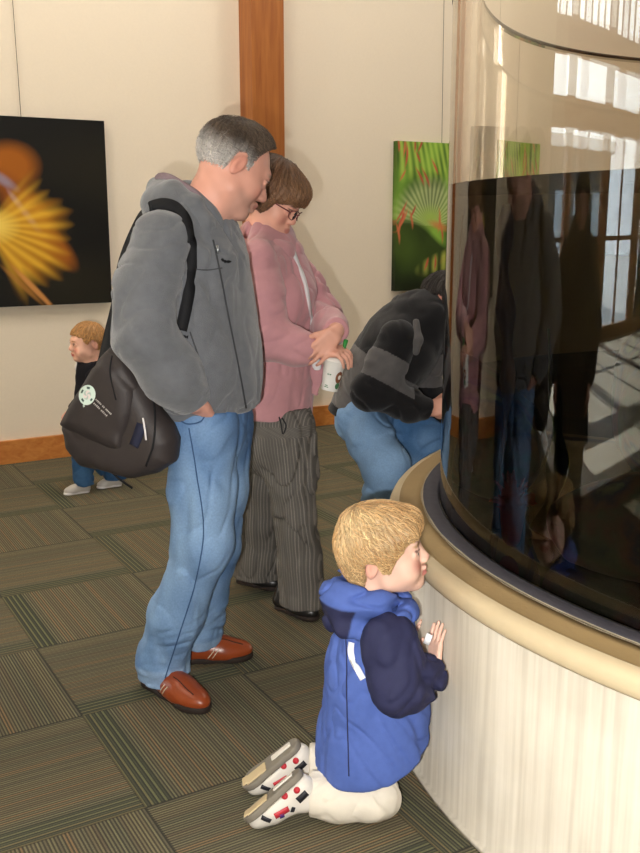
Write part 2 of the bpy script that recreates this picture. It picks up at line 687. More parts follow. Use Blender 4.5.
def wood(name, c1, c2, axis=2, rough=.45):
    m, nt, b = new_mat(name)
    co = N(nt, 'ShaderNodeTexCoord').outputs['Object']
    mp = N(nt, 'ShaderNodeMapping')
    sc = [14, 14, 14]
    sc[axis] = .9
    mp.inputs['Scale'].default_value = sc
    mp.inputs['Rotation'].default_value = (0, 0, 0 if axis == 2 else PHI * (1 if axis == 0 else 0))
    nt.links.new(co, mp.inputs[0])
    nz = N(nt, 'ShaderNodeTexNoise')
    nz.inputs['Scale'].default_value = 2.2
    nz.inputs['Detail'].default_value = 6
    nz.inputs['Distortion'].default_value = .6
    nt.links.new(mp.outputs[0], nz.inputs['Vector'])
    col = ramp(nt, nz.outputs[0], [(.3, lin(c1)), (.7, lin(c2))])
    nt.links.new(col, b.inputs['Base Color'])
    b.inputs['Roughness'].default_value = rough
    b.inputs['Specular IOR Level'].default_value = .4
    return m

M = {}
M['carpet'] = carpet()
M['wall'] = mat('cream_wall_paint', '#e4d7c3', .8, noise=(70, .03), bump=(120, .15, .002))
M['ceiling'] = mat('ceiling_paint', '#d8cfc0', .9)
M['fir'] = wood('fir_wood', '#8e5124', '#aa6a33', 2)
M['fir_base'] = wood('fir_baseboard', '#b0672c', '#c98643', 0)
M['added_pale'] = mat('added_pale_floor', '#d8d2c4', .35, noise=(6, .08))  # pale stand-in for overexposed sunlit carpet
M['frame_wood'] = wood('window_frame_wood', '#8a5a34', '#a8764a', 2)
M['snow'] = mat('pale_outside_ground', '#c9cccf', .9, noise=(2, .15))

def glassy(name, tint, ior, rough=0.0):
    m, nt, b = new_mat(name)
    g = N(nt, 'ShaderNodeBsdfGlass')
    g.inputs['Color'].default_value = (*tint, 1)
    g.inputs['IOR'].default_value = ior
    g.inputs['Roughness'].default_value = rough
    nt.links.new(g.outputs[0], nt.nodes['Material Output'].inputs['Surface'])
    return m, nt

def thin_glass(name, tint, ior=1.5):
    m, nt, b = new_mat(name)
    fr = N(nt, 'ShaderNodeFresnel')
    fr.inputs['IOR'].default_value = ior
    tr = N(nt, 'ShaderNodeBsdfTransparent')
    tr.inputs[0].default_value = (*tint, 1)
    gl = N(nt, 'ShaderNodeBsdfGlossy')
    gl.inputs['Roughness'].default_value = 0
    mx = N(nt, 'ShaderNodeMixShader')
    nt.links.new(fr.outputs[0], mx.inputs[0])
    nt.links.new(tr.outputs[0], mx.inputs[1])
    nt.links.new(gl.outputs[0], mx.inputs[2])
    nt.links.new(mx.outputs[0], nt.nodes['Material Output'].inputs['Surface'])
    return m
M['pane'] = thin_glass('window_pane', (.95, .97, .96))

PLAN = [(8.3, -6.3), (8.3, 12.3), (-4.4, 12.3), (-4.4, 9.2), (-7.2, 9.2), (-7.2, 7.55), (-13.2, 1.0), (-13.4, .6), (-13.4, -6.3)]
def slab(z0, z1):
    k = len(PLAN)
    return [(x, y, z0) for x, y in PLAN] + [(x, y, z1) for x, y in PLAN], [tuple(range(k))[::-1], tuple(range(k, 2 * k))] + [(i, (i + 1) % k, (i + 1) % k + k, i + k) for i in range(k)]
structure('floor', *slab(-.12, 0), M['carpet'])
structure('ceiling', *slab(CEIL, CEIL + .12), M['ceiling'])
structure('wall_back', *boxes([((-5.0, 0, 0), (8.6, .18, CEIL))], RW, W0), M['wall'])
# window wall on the far left, seen mirrored in the tank; t runs along it, n points into the room
WQ = np.array([-7.0, 7.4, 0])
WL = np.array([[-.682, .731, 0], [-.731, -.682, 0], [0, 0, 1]])
e0 = onwall(-5.0, 0, 0)
structure('wall_return', *boxes([((e0[0] - .1, e0[1] + .06, 0), (e0[0] + .06, 9.0, CEIL))]), M['wall'])
structure('wall_far', *boxes([((-7.2, 9.0, 0), (e0[0] + .06, 9.18, CEIL)), ((-7.2, 7.2, 0), (-7.0, 9.0, CEIL))]), M['wall'])
structure('wall_right', *boxes([((8.0, -6.0, 0), (8.18, 12.0, CEIL))]), M['wall'])
structure('wall_front', *boxes([((-13.4, -6.18, 0), (8.18, -6.0, CEIL)), ((-13.4, -6.0, 0), (-13.2, .6, CEIL))]), M['wall'])
NB = 4
PITCHB = 8.9 / NB
lst = [((0, -.18, z0), (8.9, 0, z1)) for z0, z1 in ((0, .13), (2.66, 2.9), (3.46, 3.76), (4.42, CEIL))]
for k in range(NB + 1):
    lst.append(((max(0, k * PITCHB - .11), -.2, .13), (min(8.9, k * PITCHB + .11), .03, 4.42)))
structure('wall_left', *boxes(lst, WL, WQ), M['frame_wood'])
for k in range(NB):
    a_, b_ = k * PITCHB + .16, (k + 1) * PITCHB - .16
    fr, pn = [], []
    for z0, z1 in ((.13, 2.66), (2.9, 3.46), (3.76, 4.42)):
        fr += [((a_, -.13, z0), (a_ + .05, .02, z1)), ((b_ - .05, -.13, z0), (b_, .02, z1)), 
               ((a_ + .05, -.13, z0), (b_ - .05, .02, z0 + .05)), ((a_ + .05, -.13, z1 - .05), (b_ - .05, .02, z1))]
        if z0 < 1:
            c_ = (a_ + b_) / 2
            fr += [((c_ - .03, -.11, z0), (c_ + .03, 0, z1)), ((a_ + .05, -.10, 1.30), (b_ - .05, -.02, 1.36))]
        if z0 > 3.5:
            fr += [((a_ + (b_ - a_) * q - .02, -.11, z0), (a_ + (b_ - a_) * q + .02, 0, z1)) for q in (.2, .4, .6, .8)]
        pn.append(((a_ + .05, -.06, z0 + .05), (b_ - .05, -.055, z1 - .05)))
    w = structure('window_%d' % (k + 1), *boxes(fr, WL, WQ), M['frame_wood'])
    structure('window_pane', *boxes(pn, WL, WQ), M['pane'], w)
structure('floor_added_pale', *boxes([((0, .0, 0), (8.9, 6.3, .004))], WL, WQ), M['added_pale'])  # pale sheet added over the carpet to brighten the mirrored sun patches
M['bark_wall'] = mat('dark_outside_cladding', '#4a4640', .9, noise=(3, .3))
bo = mk('building', *boxes([((1.6, -13, -.5), (11, -9.5, 3.1))], WL, WQ), M['bark_wall'], None, base=WQ + WL @ np.array([6, -11, -.5]), flat=True)
tag(bo, 'dark clad building outside the windows, seen only mirrored in the aquarium', 'building')
mk('roof', *boxes([((1.3, -13.2, 3.1), (11.3, -9.2, 3.35))], WL, WQ), M['snow'], bo, flat=True)
for k in range(4):
    mk('window', *boxes([((2.4 + 2.2 * k, -9.52, .6), (3.6 + 2.2 * k, -9.46, 2.2))], WL, WQ), mat('outside_window', '#9aa4ac', .3), bo, flat=True)
structure('ground_outside', *boxes([((-60, -30, -.6), (-4, 40, -.5))]), M['snow'])

# baseboard and the timber post on the picture wall
structure('baseboard_back', *boxes([((-5.0, -.03, 0), (8.5, 0.0, .152))], RW, W0), M['fir_base'])
sp = wall_s(243)
structure('trim_1', *boxes([((sp, -.19, 0), (sp + .245, 0.0, CEIL))], RW, W0), M['fir'])
# ------------------------------------------------------------------ the tank on its concrete plinth
TC = np.array([1.8803, 2.8893])
RT, RI = 1.4945, 1.42
HB = 0.665
WATER = 1.655
def concrete(name, c1, c2, c3):
    m, nt, b = new_mat(name)
    co = N(nt, 'ShaderNodeTexCoord').outputs['Object']
    mp = N(nt, 'ShaderNodeMapping')
    mp.inputs['Scale'].default_value = (55, 55, 1.6)
    nt.links.new(co, mp.inputs[0])
    n1 = N(nt, 'ShaderNodeTexNoise')
    n1.inputs['Scale'].default_value = 1.0
    n1.inputs['Detail'].default_value = 5
    nt.links.new(mp.outputs[0], n1.inputs['Vector'])
    n2 = N(nt, 'ShaderNodeTexNoise')
    n2.inputs['Scale'].default_value = 3.6
    n2.inputs['Detail'].default_value = 6
    nt.links.new(co, n2.inputs['Vector'])
    col = ramp(nt, n1.outputs[0], [(.28, lin(c1)), (.5, lin(c2)), (.75, lin(c3))])
    col = mixc(nt, .35, col, ramp(nt, n2.outputs[0], [(.35, lin(c1)), (.65, lin(c3))]))
    nt.links.new(col, b.inputs['Base Color'])
    bm = N(nt, 'ShaderNodeBump')
    bm.inputs['Strength'].default_value = .35
    bm.inputs['Distance'].default_value = .004
    nt.links.new(n1.outputs[0], bm.inputs['Height'])
    nt.links.new(bm.outputs[0], b.inputs['Normal'])
    b.inputs['Roughness'].default_value = .75
    return m
M['plinth'] = concrete('board_marked_concrete', '#b3aa9a', '#cbc3b3', '#dad3c5')
M['rim_edge'] = mat('pale_rim_edge', '#c6b493', .6, noise=(7, .10), bump=(90, .25, .003))
M['rim'] = mat('tan_cast_rim', '#a1885f', .6, noise=(5, .16), bump=(90, .25, .003))
M['gasket'] = mat('dark_grey_gasket', '#45434a', .7, noise=(40, .2))
M['caulk'] = mat('white_caulk', '#a89c86', .8, noise=(60, .25))

base0 = bpy.data.objects.new('tank_plinth', None)
COL.objects.link(base0)
base0.location = (TC[0], TC[1], 0)
tag(base0, 'round concrete plinth with a tan rim carrying the big cylindrical aquarium', 'plinth')
mk('wall_drum', *lathe([(1.640, 0), (1.662, .001), (1.662, .014), (1.650, .020), (1.648, .60), (1.64, .602)], TC, 320), M['plinth'], base0)
prof = [(1.57, .598), (1.645, .598), (1.655, .600), (1.660, .607), (1.662, .618), (1.661, .632), (1.656, .643), (1.648, .650), (1.636, .6545), (1.626, .656), (1.620, .655), (1.612, .6545), (1.575, .660), (1.551, .664), (1.551, .60)]
mk('rim_edge', *lathe(prof[:10], TC, 320, False), M['rim_edge'], base0)
mk('rim_top', *lathe(prof[9:], TC, 320, False), M['rim'], base0)
mk('gasket', *lathe([(1.551, .60), (1.551, .667), (1.545, .670), (1.505, .672), (1.498, .668), (1.498, .60)], TC, 320, False), M['gasket'], base0)
r = np.random.default_rng(5)
n = 320
vs, F = lathe([(1.5505, .660), (1.5545, .6665), (1.5555, .6655), (1.549, .669)], TC, n, False)
vs = vs.reshape(4, n, 3)
amp = 1 + .5 * np.sin(np.arange(n) * .7) * r.uniform(.2, 1, n)
for j in range(4):
    d = vs[j, :, :2] - TC
    rr = np.linalg.norm(d, axis=1)
    vs[j, :, :2] = TC + d / rr[:, None] * (1.5515 + (rr - 1.5515) * amp)[:, None]
mk('caulk_line', vs.reshape(-1, 3), F, M['caulk'], base0)

tank = bpy.data.objects.new('aquarium_tank', None)
COL.objects.link(tank)
tank.location = (TC[0], TC[1], HB)
tag(tank, 'tall clear cylindrical aquarium tank of dark water standing on the concrete plinth', 'aquarium')
M['acrylic'], _ = glassy('acrylic', (.955, .94, .91), 1.49)
n = 720
def glass_part(name, prof, m, caps):
    vs, F = lathe(prof, TC, n, caps)
    if not caps:
        k = len(prof) - 1
        F = F + [(i, k * n + i, k * n + (i + 1) % n, (i + 1) % n) for i in range(n)]
    o = mk(name, vs, F, m, tank)
    for p in o.data.polygons:
        p.use_smooth = abs(p.normal.z) < .5
    o.data.set_sharp_from_angle(angle=.6)
    return o
glass_part('acrylic_wall', [(RT, WATER + .0005), (RT, 2.19), (RI, 2.19), (RI, WATER + .0005)], M['acrylic'], False)
mk('top_edge', *lathe([(RI, 2.1905), (RT, 2.1905), (RT + .002, 2.196), (RT, 2.203), (RI, 2.203), (RI - .002, 2.196), (RI, 2.1905)], TC, 320, False), mat('dark_tank_edge', '#3a3630', .6), tank)
# below the water line the wall and the water behind it act as one clear body
wm, wnt = glassy('tank_water', (1, 1, 1), 1.49)
va = N(wnt, 'ShaderNodeVolumeAbsorption')
va.inputs['Color'].default_value = (.40, .38, .28, 1)
va.inputs['Density'].default_value = 2.2
wnt.links.new(va.outputs[0], wnt.nodes['Material Output'].inputs['Volume'])
glass_part('water', [(RT, HB + .004), (RT, WATER)], wm, True)

# reef inside: dark boulders, weed and anemones, all things of their own
M['reef'] = None
def reefmat():
    m, nt, b = new_mat('reef_rock')
    co = N(nt, 'ShaderNodeTexCoord').outputs['Object']
    nz = N(nt, 'ShaderNodeTexNoise')
    nz.inputs['Scale'].default_value = 5.5
    nz.inputs['Detail'].default_value = 7
    nt.links.new(co, nz.inputs['Vector'])
    col = ramp(nt, nz.outputs[0], [(.3, lin('#2a2c1c')), (.42, lin('#4a4a28')), (.52, lin('#5e3a24')), (.6, lin('#3c2e34')), (.7, lin('#6e7040'))])
    nt.links.new(col, b.inputs['Base Color'])
    bm = N(nt, 'ShaderNodeBump')
    bm.inputs['Distance'].default_value = .03
    nt.links.new(nz.outputs[0], bm.inputs['Height'])
    nt.links.new(bm.outputs[0], b.inputs['Normal'])
    b.inputs['Roughness'].default_value = .8
    return m
M['reef'] = reefmat()
def boulder(c, r, seed, label):
    v = V().ell(c, r, .02)
    rg = np.random.default_rng(seed)
    for _ in range(7):
        d = unit(rg.normal(size=3))
        v.ell(np.array(c) + d * np.array(r) * .75, np.array(r) * rg.uniform(.3, .55), .08)
    v.disp(lambda P: noise(P, 16, seed) * .018 + noise(P, 45, seed + 1) * .006, .09)
    v.cut((0, 0, HB + .012), (0, 0, -1))
    P, Fq = v.mesh(.025)
    o = mk('reef_rock', P, Fq, M['reef'], None, base=(c[0], c[1], HB + .012))
    return tag(o, label, 'rock', 'rocks on the aquarium bottom')
boulder((1.95, 2.95, 1.0), (.66, .64, .5), 3, 'massive dark reef rock in the middle of the aquarium')
boulder((1.02, 2.45, .78), (.22, .2, .14), 4, 'small reef rock low behind the front of the aquarium wall')
boulder((1.45, 1.95, .8), (.26, .16, .15), 5, 'reef rock at the foot of the aquarium wall under the mirrored floor')
boulder((.95, 3.3, .88), (.2, .3, .24), 6, 'reef rock near the aquarium edge by the crouching man')
M['anemone'] = mat('red_anemone', '#a8432a', .6, noise=(30, .3))
M['anemone2'] = mat('pale_anemone', '#8f8a62', .6, noise=(30, .3))
def anemone(c, r, m, seed, label):
    rg = np.random.default_rng(seed)
    v = V().cap((c[0], c[1], c[2] - r * .9), c, r * .4, r * .55, .02)
    for k in range(34):
        a, e = rg.uniform(0, 6.28), rg.uniform(.1, 1.35)
        d = np.array([math.cos(a) * math.cos(e), math.sin(a) * math.cos(e), math.sin(e)])
        v.cap(np.array(c) + d * r * .35, np.array(c) + d * r * 1.1 + np.array([0, 0, -.2 * r * math.cos(e)]), r * .1, r * .06, .006)
    o = sdf('sea_anemone', v, .008, m, None, base=(c[0], c[1], c[2] - r * .9))
    return tag(o, label, 'anemone')
anemone((.62, 2.53, .80), .09, M['anemone'], 1, 'reddish anemone low at the left inside the aquarium')
anemone((1.15, 2.05, .86), .08, M['anemone2'], 2, 'pale anemone at the foot of the aquarium near the front')
anemone((.98, 2.28, 1.0), .08, M['anemone'], 3, 'rust coloured anemone on the small reef rock in the aquarium')
M['kelp'] = mat('kelp_brown', '#6b4a22', .5, noise=(12, .3))
M['kelp2'] = mat('kelp_green', '#4d5a2c', .5, noise=(12, .3))
for k, (x, y, h_, mm, lb) in enumerate([(.72, 2.75, .93, 'kelp', 'brown kelp strand nearest the left edge of the aquarium'), (.66, 3.02, .9, 'kelp', 'brown kelp strand behind the left edge of the aquarium'),
                                   (.86, 2.72, .6, 'kelp2', 'short green kelp strand in the left of the aquarium'), (1.30, 2.42, .5, 'kelp2', 'green kelp strand beside the small reef rock')]):
    zz = np.linspace(HB + .012, HB + h_, 40)
    pts = np.stack([x + .03 * np.sin(zz * 7 + k), y + .03 * np.cos(zz * 5 + k * 2), zz], 1)
    nr = np.stack([np.cos(zz * 3 + k), np.sin(zz * 3 + k), 0 * zz], 1)
    vs, F = ribbon(pts, nr, .05 + .02 * np.sin(zz * 30), .004)
    o = mk('kelp', vs, F, M[mm], None, base=(x, y, HB))
    tag(o, lb, 'seaweed', 'kelp in the aquarium')
# ------------------------------------------------------------------ canvases on the wall
M['print'] = mat('canvas_print', '#ffffff', .55, vcol=True, spec=.25)
M['wire'] = mat('hanging_wire', '#6b6255', .5)
def canvas(name, s0, s1, z0, z1, fn, label, wire_s, nx, nz, dep=.05):
    u, w = np.meshgrid(np.linspace(0, 1, nx), np.linspace(0, 1, nz), indexing='ij')
    P = np.array([onwall(s0 + (s1 - s0) * a, dep, z0 + (z1 - z0) * b) for a, b in zip(u.ravel(), w.ravel())])
    col = fn(u.ravel() * (s1 - s0), w.ravel() * (z1 - z0))
    F = []
    for i in range(nx - 1):
        for j in range(nz - 1):
            F.append((i * nz + j, (i + 1) * nz + j, (i + 1) * nz + j + 1, i * nz + j + 1))
    # sides
    ring = [i * nz for i in range(nx)] + [(nx - 1) * nz + j for j in range(1, nz)] + [i * nz + nz - 1 for i in range(nx - 2, -1, -1)] + [j for j in range(nz - 2, 0, -1)]
    b0 = len(P)
    back = np.array([P[i] + RW @ np.array([0, dep, 0]) for i in ring])
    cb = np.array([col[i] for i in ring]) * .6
    for k in range(len(ring)):
        q = (k + 1) % len(ring)
        F.append((ring[q], ring[k], b0 + k, b0 + q))
    o = mk(name, np.concatenate([P, back]), F, M['print'], None, base=onwall(s0, 0, z0), col=np.clip(np.concatenate([col, cb]), 0, 1), flat=True)
    tag(o, label, 'picture', 'canvas prints on the wall')
    vs, Fw = tube([onwall(wire_s, .02, z1 - .02), onwall(wire_s - .012, .015, (z1 + CEIL) / 2), onwall(wire_s - .02, .012, CEIL)], .0022, 6)
    mk('hanging_wire', vs, Fw, M['wire'], o)
    return o

def lerp(a, b, t):
    t = np.clip(t, 0, 1)[:, None]
    return a * (1 - t) + b * t
def bump1(x, y, cx, cy, rx, ry, ang=0.0, soft=.4):
    c, s = math.cos(ang), math.sin(ang)
    dx, dy = x - cx, y - cy
    u, w = (dx * c + dy * s) / rx, (-dx * s + dy * c) / ry
    return np.clip((1 - np.sqrt(u * u + w * w)) / soft, 0, 1)

S_R1 = wall_s(108.5)
S_L1 = S_R1 - 1.30
def bird(x, y):
    """a blurred orange bird spreading a yellow wing on black; x, y in metres from the lower left"""
    xr = x - 1.30                     # from the right edge
    c = np.tile(lin('#0c0b08'), (len(x), 1))
    c = c + np.clip(noise(np.stack([x * 3, y * 3, 0 * x], 1), 2.2, 4), 0, 9)[:, None] * np.array([.006, .005, .002])
    c = lerp(c, lin('#a05a12'), bump1(xr, y, -.62, .86, .22, .17, .1, .5) * .95)            # head
    c = lerp(c, lin('#8c4a10'), bump1(xr, y, -.52, .58, .34, .13, -.95, .5) * .95)           # shoulder
    c = lerp(c, lin('#b9b4cc'), bump1(xr, y, -.52, .56, .22, .028, -.95, .7) * .75)
    c = lerp(c, lin('#8d8aa0'), bump1(xr, y, -.66, .78, .13, .04, -.6, .7) * .7)
    c = lerp(c, lin('#9a5614'), bump1(xr, y, -.36, .37, .22, .09, -.85, .5) * .9)
    # wing feathers fan out from the left
    ox, oy = xr + .78, y - .50
    a, r = np.arctan2(oy, ox), np.hypot(ox, oy)
    f = .5 + .34 * np.sin(a * 33 + 1.6 * np.sin(a * 5 + r * 4)) * np.clip(r * 2.2, .15, 1)
    tip = .55 + .022 * np.sin(a * 38 + 1.2) + .03 * np.sin(a * 9) - .12 * np.clip(a + .1, 0, 2) - .10 * np.clip(-.75 - a, 0, 1)
    wing = np.clip((tip - r) / .17, 0, 1) * np.clip((a + 1.25) / .25, 0, 1) * np.clip((.95 - a) / .4, 0, 1)
    gold = lerp(lerp(np.tile(lin('#b8740c'), (len(x), 1)), lin('#f3c63e'), f * np.clip(1.25 - r * 1.3, 0, 1)), lin('#8a5310'), np.clip((r - .38) * 3, 0, .55) * (1 - f))
    c = lerp(c, gold, wing * (.74 + .26 * f))
    c = lerp(c, lin('#f6d765'), bump1(xr, y, -.72, .50, .16, .12, 0, .8) * .8)
    c = lerp(c, lin('#c8894a'), bump1(xr, y, -.50, .10, .24, .022, -.85, .5) * .9)             # tail feathers
    c = lerp(c, lin('#a5702f'), bump1(xr, y, -.58, .13, .22, .02, -.80, .5) * .7)
    return c
canvas('canvas_print', S_L1, S_R1, 1.02, 2.178, bird, 'black canvas print of a blurred orange and yellow bird with spread wing', wall_s(30), 190, 170)

S_L2, S_R2 = wall_s(391.5), wall_s(478)
W2 = S_R2 - S_L2
def sea(x, y):
    """green fan of fronds with red tips over a dark mound"""
    P3 = np.stack([x, y, 0 * x], 1)
    hgt = 1.135
    v = y / hgt
    c = np.tile(lin('#3c6a14'), (len(x), 1))
    c = lerp(c, lin('#8cc22a'), .5 + .5 * noise(P3 * np.array([4, 1, 1]), 9, 3))
    c = lerp(c, lin('#1d3a16'), np.clip(noise(P3, 9, 11) - .15, 0, 1) * .9)
    # upper fronds
    f = .5 + .5 * np.sin(x * 95 + 5 * np.sin(y * 4 + x * 6) + y * 14)
    up = np.clip((v - .72) / .1, 0, 1)
    c = lerp(c, lin('#b6dc3c'), up * f * .8)
    # pale fan
    ox, oy = x - .33, y - .50
    a, r = np.arctan2(oy, ox), np.hypot(ox, oy)
    fan = np.clip((.40 - r) / .12, 0, 1) * np.clip((a + .1) / .3, 0, 1) * np.clip((3.25 - a) / .3, 0, 1)
    c = lerp(c, lin('#c9d98a'), fan * (.25 + .55 * (.5 + .5 * np.sin(a * 44))))
    c = lerp(c, lin('#a8cc3a'), bump1(x, y, .33, .56, .16, .12, 0, .8) * .8)
    # dark mound
    mound = np.clip((.43 - .25 * (x - .25) - v + .05 * np.sin(x * 9)) / .05, 0, 1)
    c = lerp(c, lin('#23330f') , mound * .92)
    c = lerp(c, lin('#4f6a18'), mound * np.clip(noise(P3, 12, 21), 0, 1) * .6)
    low = bump1(x, y, .52, .23, .36, .10, .25, .5)
    c = lerp(c, lin('#b8c23a'), low * (.5 + .5 * np.sin(x * 70)) * .9)
    c = lerp(c, lin('#e0a030'), low * np.clip(noise(P3, 25, 5) - .3, 0, 1))
    c = lerp(c, lin('#1a220c'), np.clip((.14 - v) / .1, 0, 1) * .8)
    # red tips
    rg = np.random.default_rng(12)
    for k in range(44):
        if k < 22:
            cx, cy, l = rg.uniform(.0, W2), rg.uniform(.82, 1.12), rg.uniform(.05, .12)
        elif k < 36:
            cx, cy, l = rg.choice([rg.uniform(.02, .2), rg.uniform(.42, W2)]), rg.uniform(.44, .66), rg.uniform(.05, .13)
        else:
            cx, cy, l = rg.uniform(.3, .75), rg.uniform(.18, .3), rg.uniform(.04, .08)
        ang = rg.uniform(.9, 2.2)
        q = bump1(x + .15 * (y - cy) ** 2 * 10, y, cx, cy, l, .013, ang, .6)
        c = lerp(c, lin(rg.choice(['#d8442a', '#c9392a', '#e0692f'])), q * .9)
    c = lerp(c, lin('#d8402c'), bump1(x, y, .60, .45, .05, .045, 0, .6))
    c = lerp(c, lin('#d97f2c'), bump1(x, y, .42, .50, .14, .04, -.3, .7) * .8)
    g = c.mean(1)[:, None]
    return (g + (c - g) * .84) * .92
canvas('canvas_print', S_L2, S_R2, 1.012, 2.147, sea, 'bright green canvas print of fan shaped sea life with red tips', wall_s(437), 150, 210)
# ------------------------------------------------------------------ people
def head_shape(v, kid=0.0, bulge=0.0):
    """head around the point between the ears; x forward, y left, z up; adult size, metres"""
    K = kid
    v.ell((-.014, 0, .036 + .004 * K), (.100 + .002 * K, .078 + .005 * K, .089), .02)
    v.ell((.028, 0, -.018), (.066, .064 + .004 * K, .084 - .006 * K), .03)
    for s in (1, -1):
        v.cap((.005, s * .046, -.058), (.062, s * .017, -.088 + .008 * K), .024, .018, .03)
        v.ell((.052, s * (.038 + .003 * K), -.026 - .012 * K), (.030 + .006 * K, .025 + .006 * K, .028 + .006 * K), .02)
    v.ell((.074 - .004 * K, 0, -.090 + .008 * K), (.020, .022, .017), .02)
    v.cap((.080, -.034, .029), (.080, .034, .029), .013, .013, .018)
    for s in (1, -1):
        v.ell((.103, s * .033, .007), (.020, .017, .012), .014, 's')
    nz = .75 if K else 1.0
    v.cap((.088, 0, .016), (.092 + .018 * nz, 0, -.021 + .004 * K), .0075, .0125 * (1 - .1 * K), .014)
    for s in (1, -1):
        v.ell((.099, s * .0115, -.026 + .003 * K), (.012, .008, .008), .008)
        v.ell((.0785, s * .033, .006), .0130, .002)
        v.path([(.082, s * .048, .008), (.0915, s * .034, .0165), (.088, s * .019, .009)], .0042, .004)
        v.path([(.082, s * .048, .003), (.0895, s * .034, -.004), (.087, s * .019, .002)], .0035, .005)
    z0 = .004 * K
    v.path([(.086, -.021, -.056 + z0), (.0985, -.006, -.0505 + z0), (.0985, .006, -.0505 + z0), (.086, .021, -.056 + z0)], [.0045, .0070 - .0022 * K, .0070 - .0022 * K, .0045], .008)
    v.path([(.085, -.018, -.060 + z0), (.095, 0, -.0645 + z0), (.085, .018, -.060 + z0)], [.0045, .0078 - .002 * K, .0045], .008)
    v.path([(.089, -.020, -.0575 + z0), (.1045, 0, -.0575 + z0), (.089, .020, -.0575 + z0)], .0018, .003, None, 's')
    for s in (1, -1):
        rt = np.array([[math.cos(.3), 0, math.sin(.3)], [0, 1, 0], [-math.sin(.3), 0, math.cos(.3)]])
        v.ell((-.016 - .014 * K, s * (.079 + .004 * K), -.002), (.0175, .0085, .031), .008, 'u', rt)
        v.ell((-.011 - .014 * K, s * (.0885 + .004 * K), .002), (.0095, .006, .019), .006, 's', rt)
    return v

def head_color(P, R, t, sc, skin, lips='#b5655c', brow=None, iris='#3c3028', blush=.35, stubble=None):
    """skin with lips, brows and eyes, by place on the head"""
    c = np.tile(lin(skin), (len(P), 1))
    c *= (1 + .05 * noise(P, 60, 3) + .03 * noise(P, 220, 4))[:, None]
    q = (P - t) @ R / sc
    m = np.linalg.norm(q, axis=1) < .17
    x, y, z = q[m, 0], np.abs(q[m, 1]), q[m, 2]
    cc = c[m]
    def put(col, w):
        nonlocal cc
        w = np.clip(w, 0, 1)[:, None]
        cc = cc * (1 - w) + lin(col) * w
    put('#d2796a', blush * np.clip(1 - np.sqrt(((x - .07) / .05) ** 2 + ((y - .042) / .026) ** 2 + ((z + .028) / .026) ** 2), 0, 1) * 1.5)
    put('#cf7f70', .5 * np.clip(1 - np.sqrt(((x - .112) / .02) ** 2 + (y / .015) ** 2 + ((z + .02) / .015) ** 2), 0, 1) * 1.5)
    put('#c77a68', .45 * (np.clip((y - .078) / .006, 0, 1)) * (np.abs(z) < .045))
    put(lips, .9 * np.clip((.0125 - np.abs(z + .0565) - .006 * np.clip((y - .008) / .014, 0, 2)) / .004, 0, 1) * (x > .078) * np.clip((.023 - y) / .004, 0, 1))
    if brow:
        zb = .030 - .10 * np.clip(y - .034, 0, 1) + .0
        put(brow, .85 * np.clip((.0055 - np.abs(z - zb)) / .003, 0, 1) * (x > .055) * np.clip((y - .012) / .004, 0, 1) * np.clip((.052 - y) / .006, 0, 1))
    if stubble:
        put(stubble, .25 * np.clip((-.04 - z) / .02, 0, 1) * np.clip((x - .0) / .03, 0, 1))
    ey = np.sqrt((x - .0785) ** 2 + (y - .033) ** 2 + (z - .006) ** 2)
    on = (ey < .0140) & (np.abs(z - .006) < .0080) & (x > .0795)
    put('#e9e2da', on * 1.0)
    di = np.sqrt((y - .033) ** 2 + (z - .0065) ** 2)
    put(iris, on * np.clip((.0082 - di) / .0015, 0, 1))
    put('#120e0c', on * np.clip((.0035 - di) / .001, 0, 1))
    put('#4a2e26', .85 * (x > .076) * (np.abs(z - .0155 + 14 * (y - .034) ** 2) < .0028) * np.clip((.049 - y) / .004, 0, 1) * np.clip((y - .018) / .003, 0, 1))
    c[m] = cc
    return np.clip(c, 0, 1)

def hair_shape(v, zline, th=.013, extra=None, amp=.0022, seed=1, n=46, whorl=(-.045, 0)):
    """cap of hair over the skull, kept above the hairline zline = [(x, z), ...] (ear side) and ridged like strands"""
    xs, zs = zip(*zline)
    v.ell((-.016, 0, .040), (.100 + th, .079 + th, .089 + th), .02)
    if extra:
        extra(v)
    v.mask(lambda x, y, z: (np.interp(x + 0 * y + 0 * z, xs, zs) - z) * .75)
    R, t, sc = v.R.copy(), v.t.copy(), v.s
    def g(P):
        q = (P - t) @ R / sc
        a = np.arctan2(q[:, 1], q[:, 0] - whorl[0])
        w = a * n + 3.0 * noise(q, 20, seed) + 1.2 * noise(q, 60, seed + 4)
        return (amp * (np.sin(w) * .6 + .5 * np.sin(w * .43 + 2 * noise(q, 14, seed + 1)) + .35 * np.sin(w * 2.3)) * (.5 + .5 * np.clip(np.hypot(q[:, 1], q[:, 0] - whorl[0]) / .06, 0, 1))) * sc
    v.disp(g, .02)
    return v

def hair_st(R, t, sc, whorl=(-.045, 0)):
    def f(P):
        q = (P - t) @ R / sc
        a = np.arctan2(q[:, 1], q[:, 0] - whorl[0])
        return np.stack([np.cos(a) * 8, np.sin(a) * 8, np.hypot(q[:, 0] - whorl[0], q[:, 1]) * 2 - q[:, 2] * 3], 1)
    return f

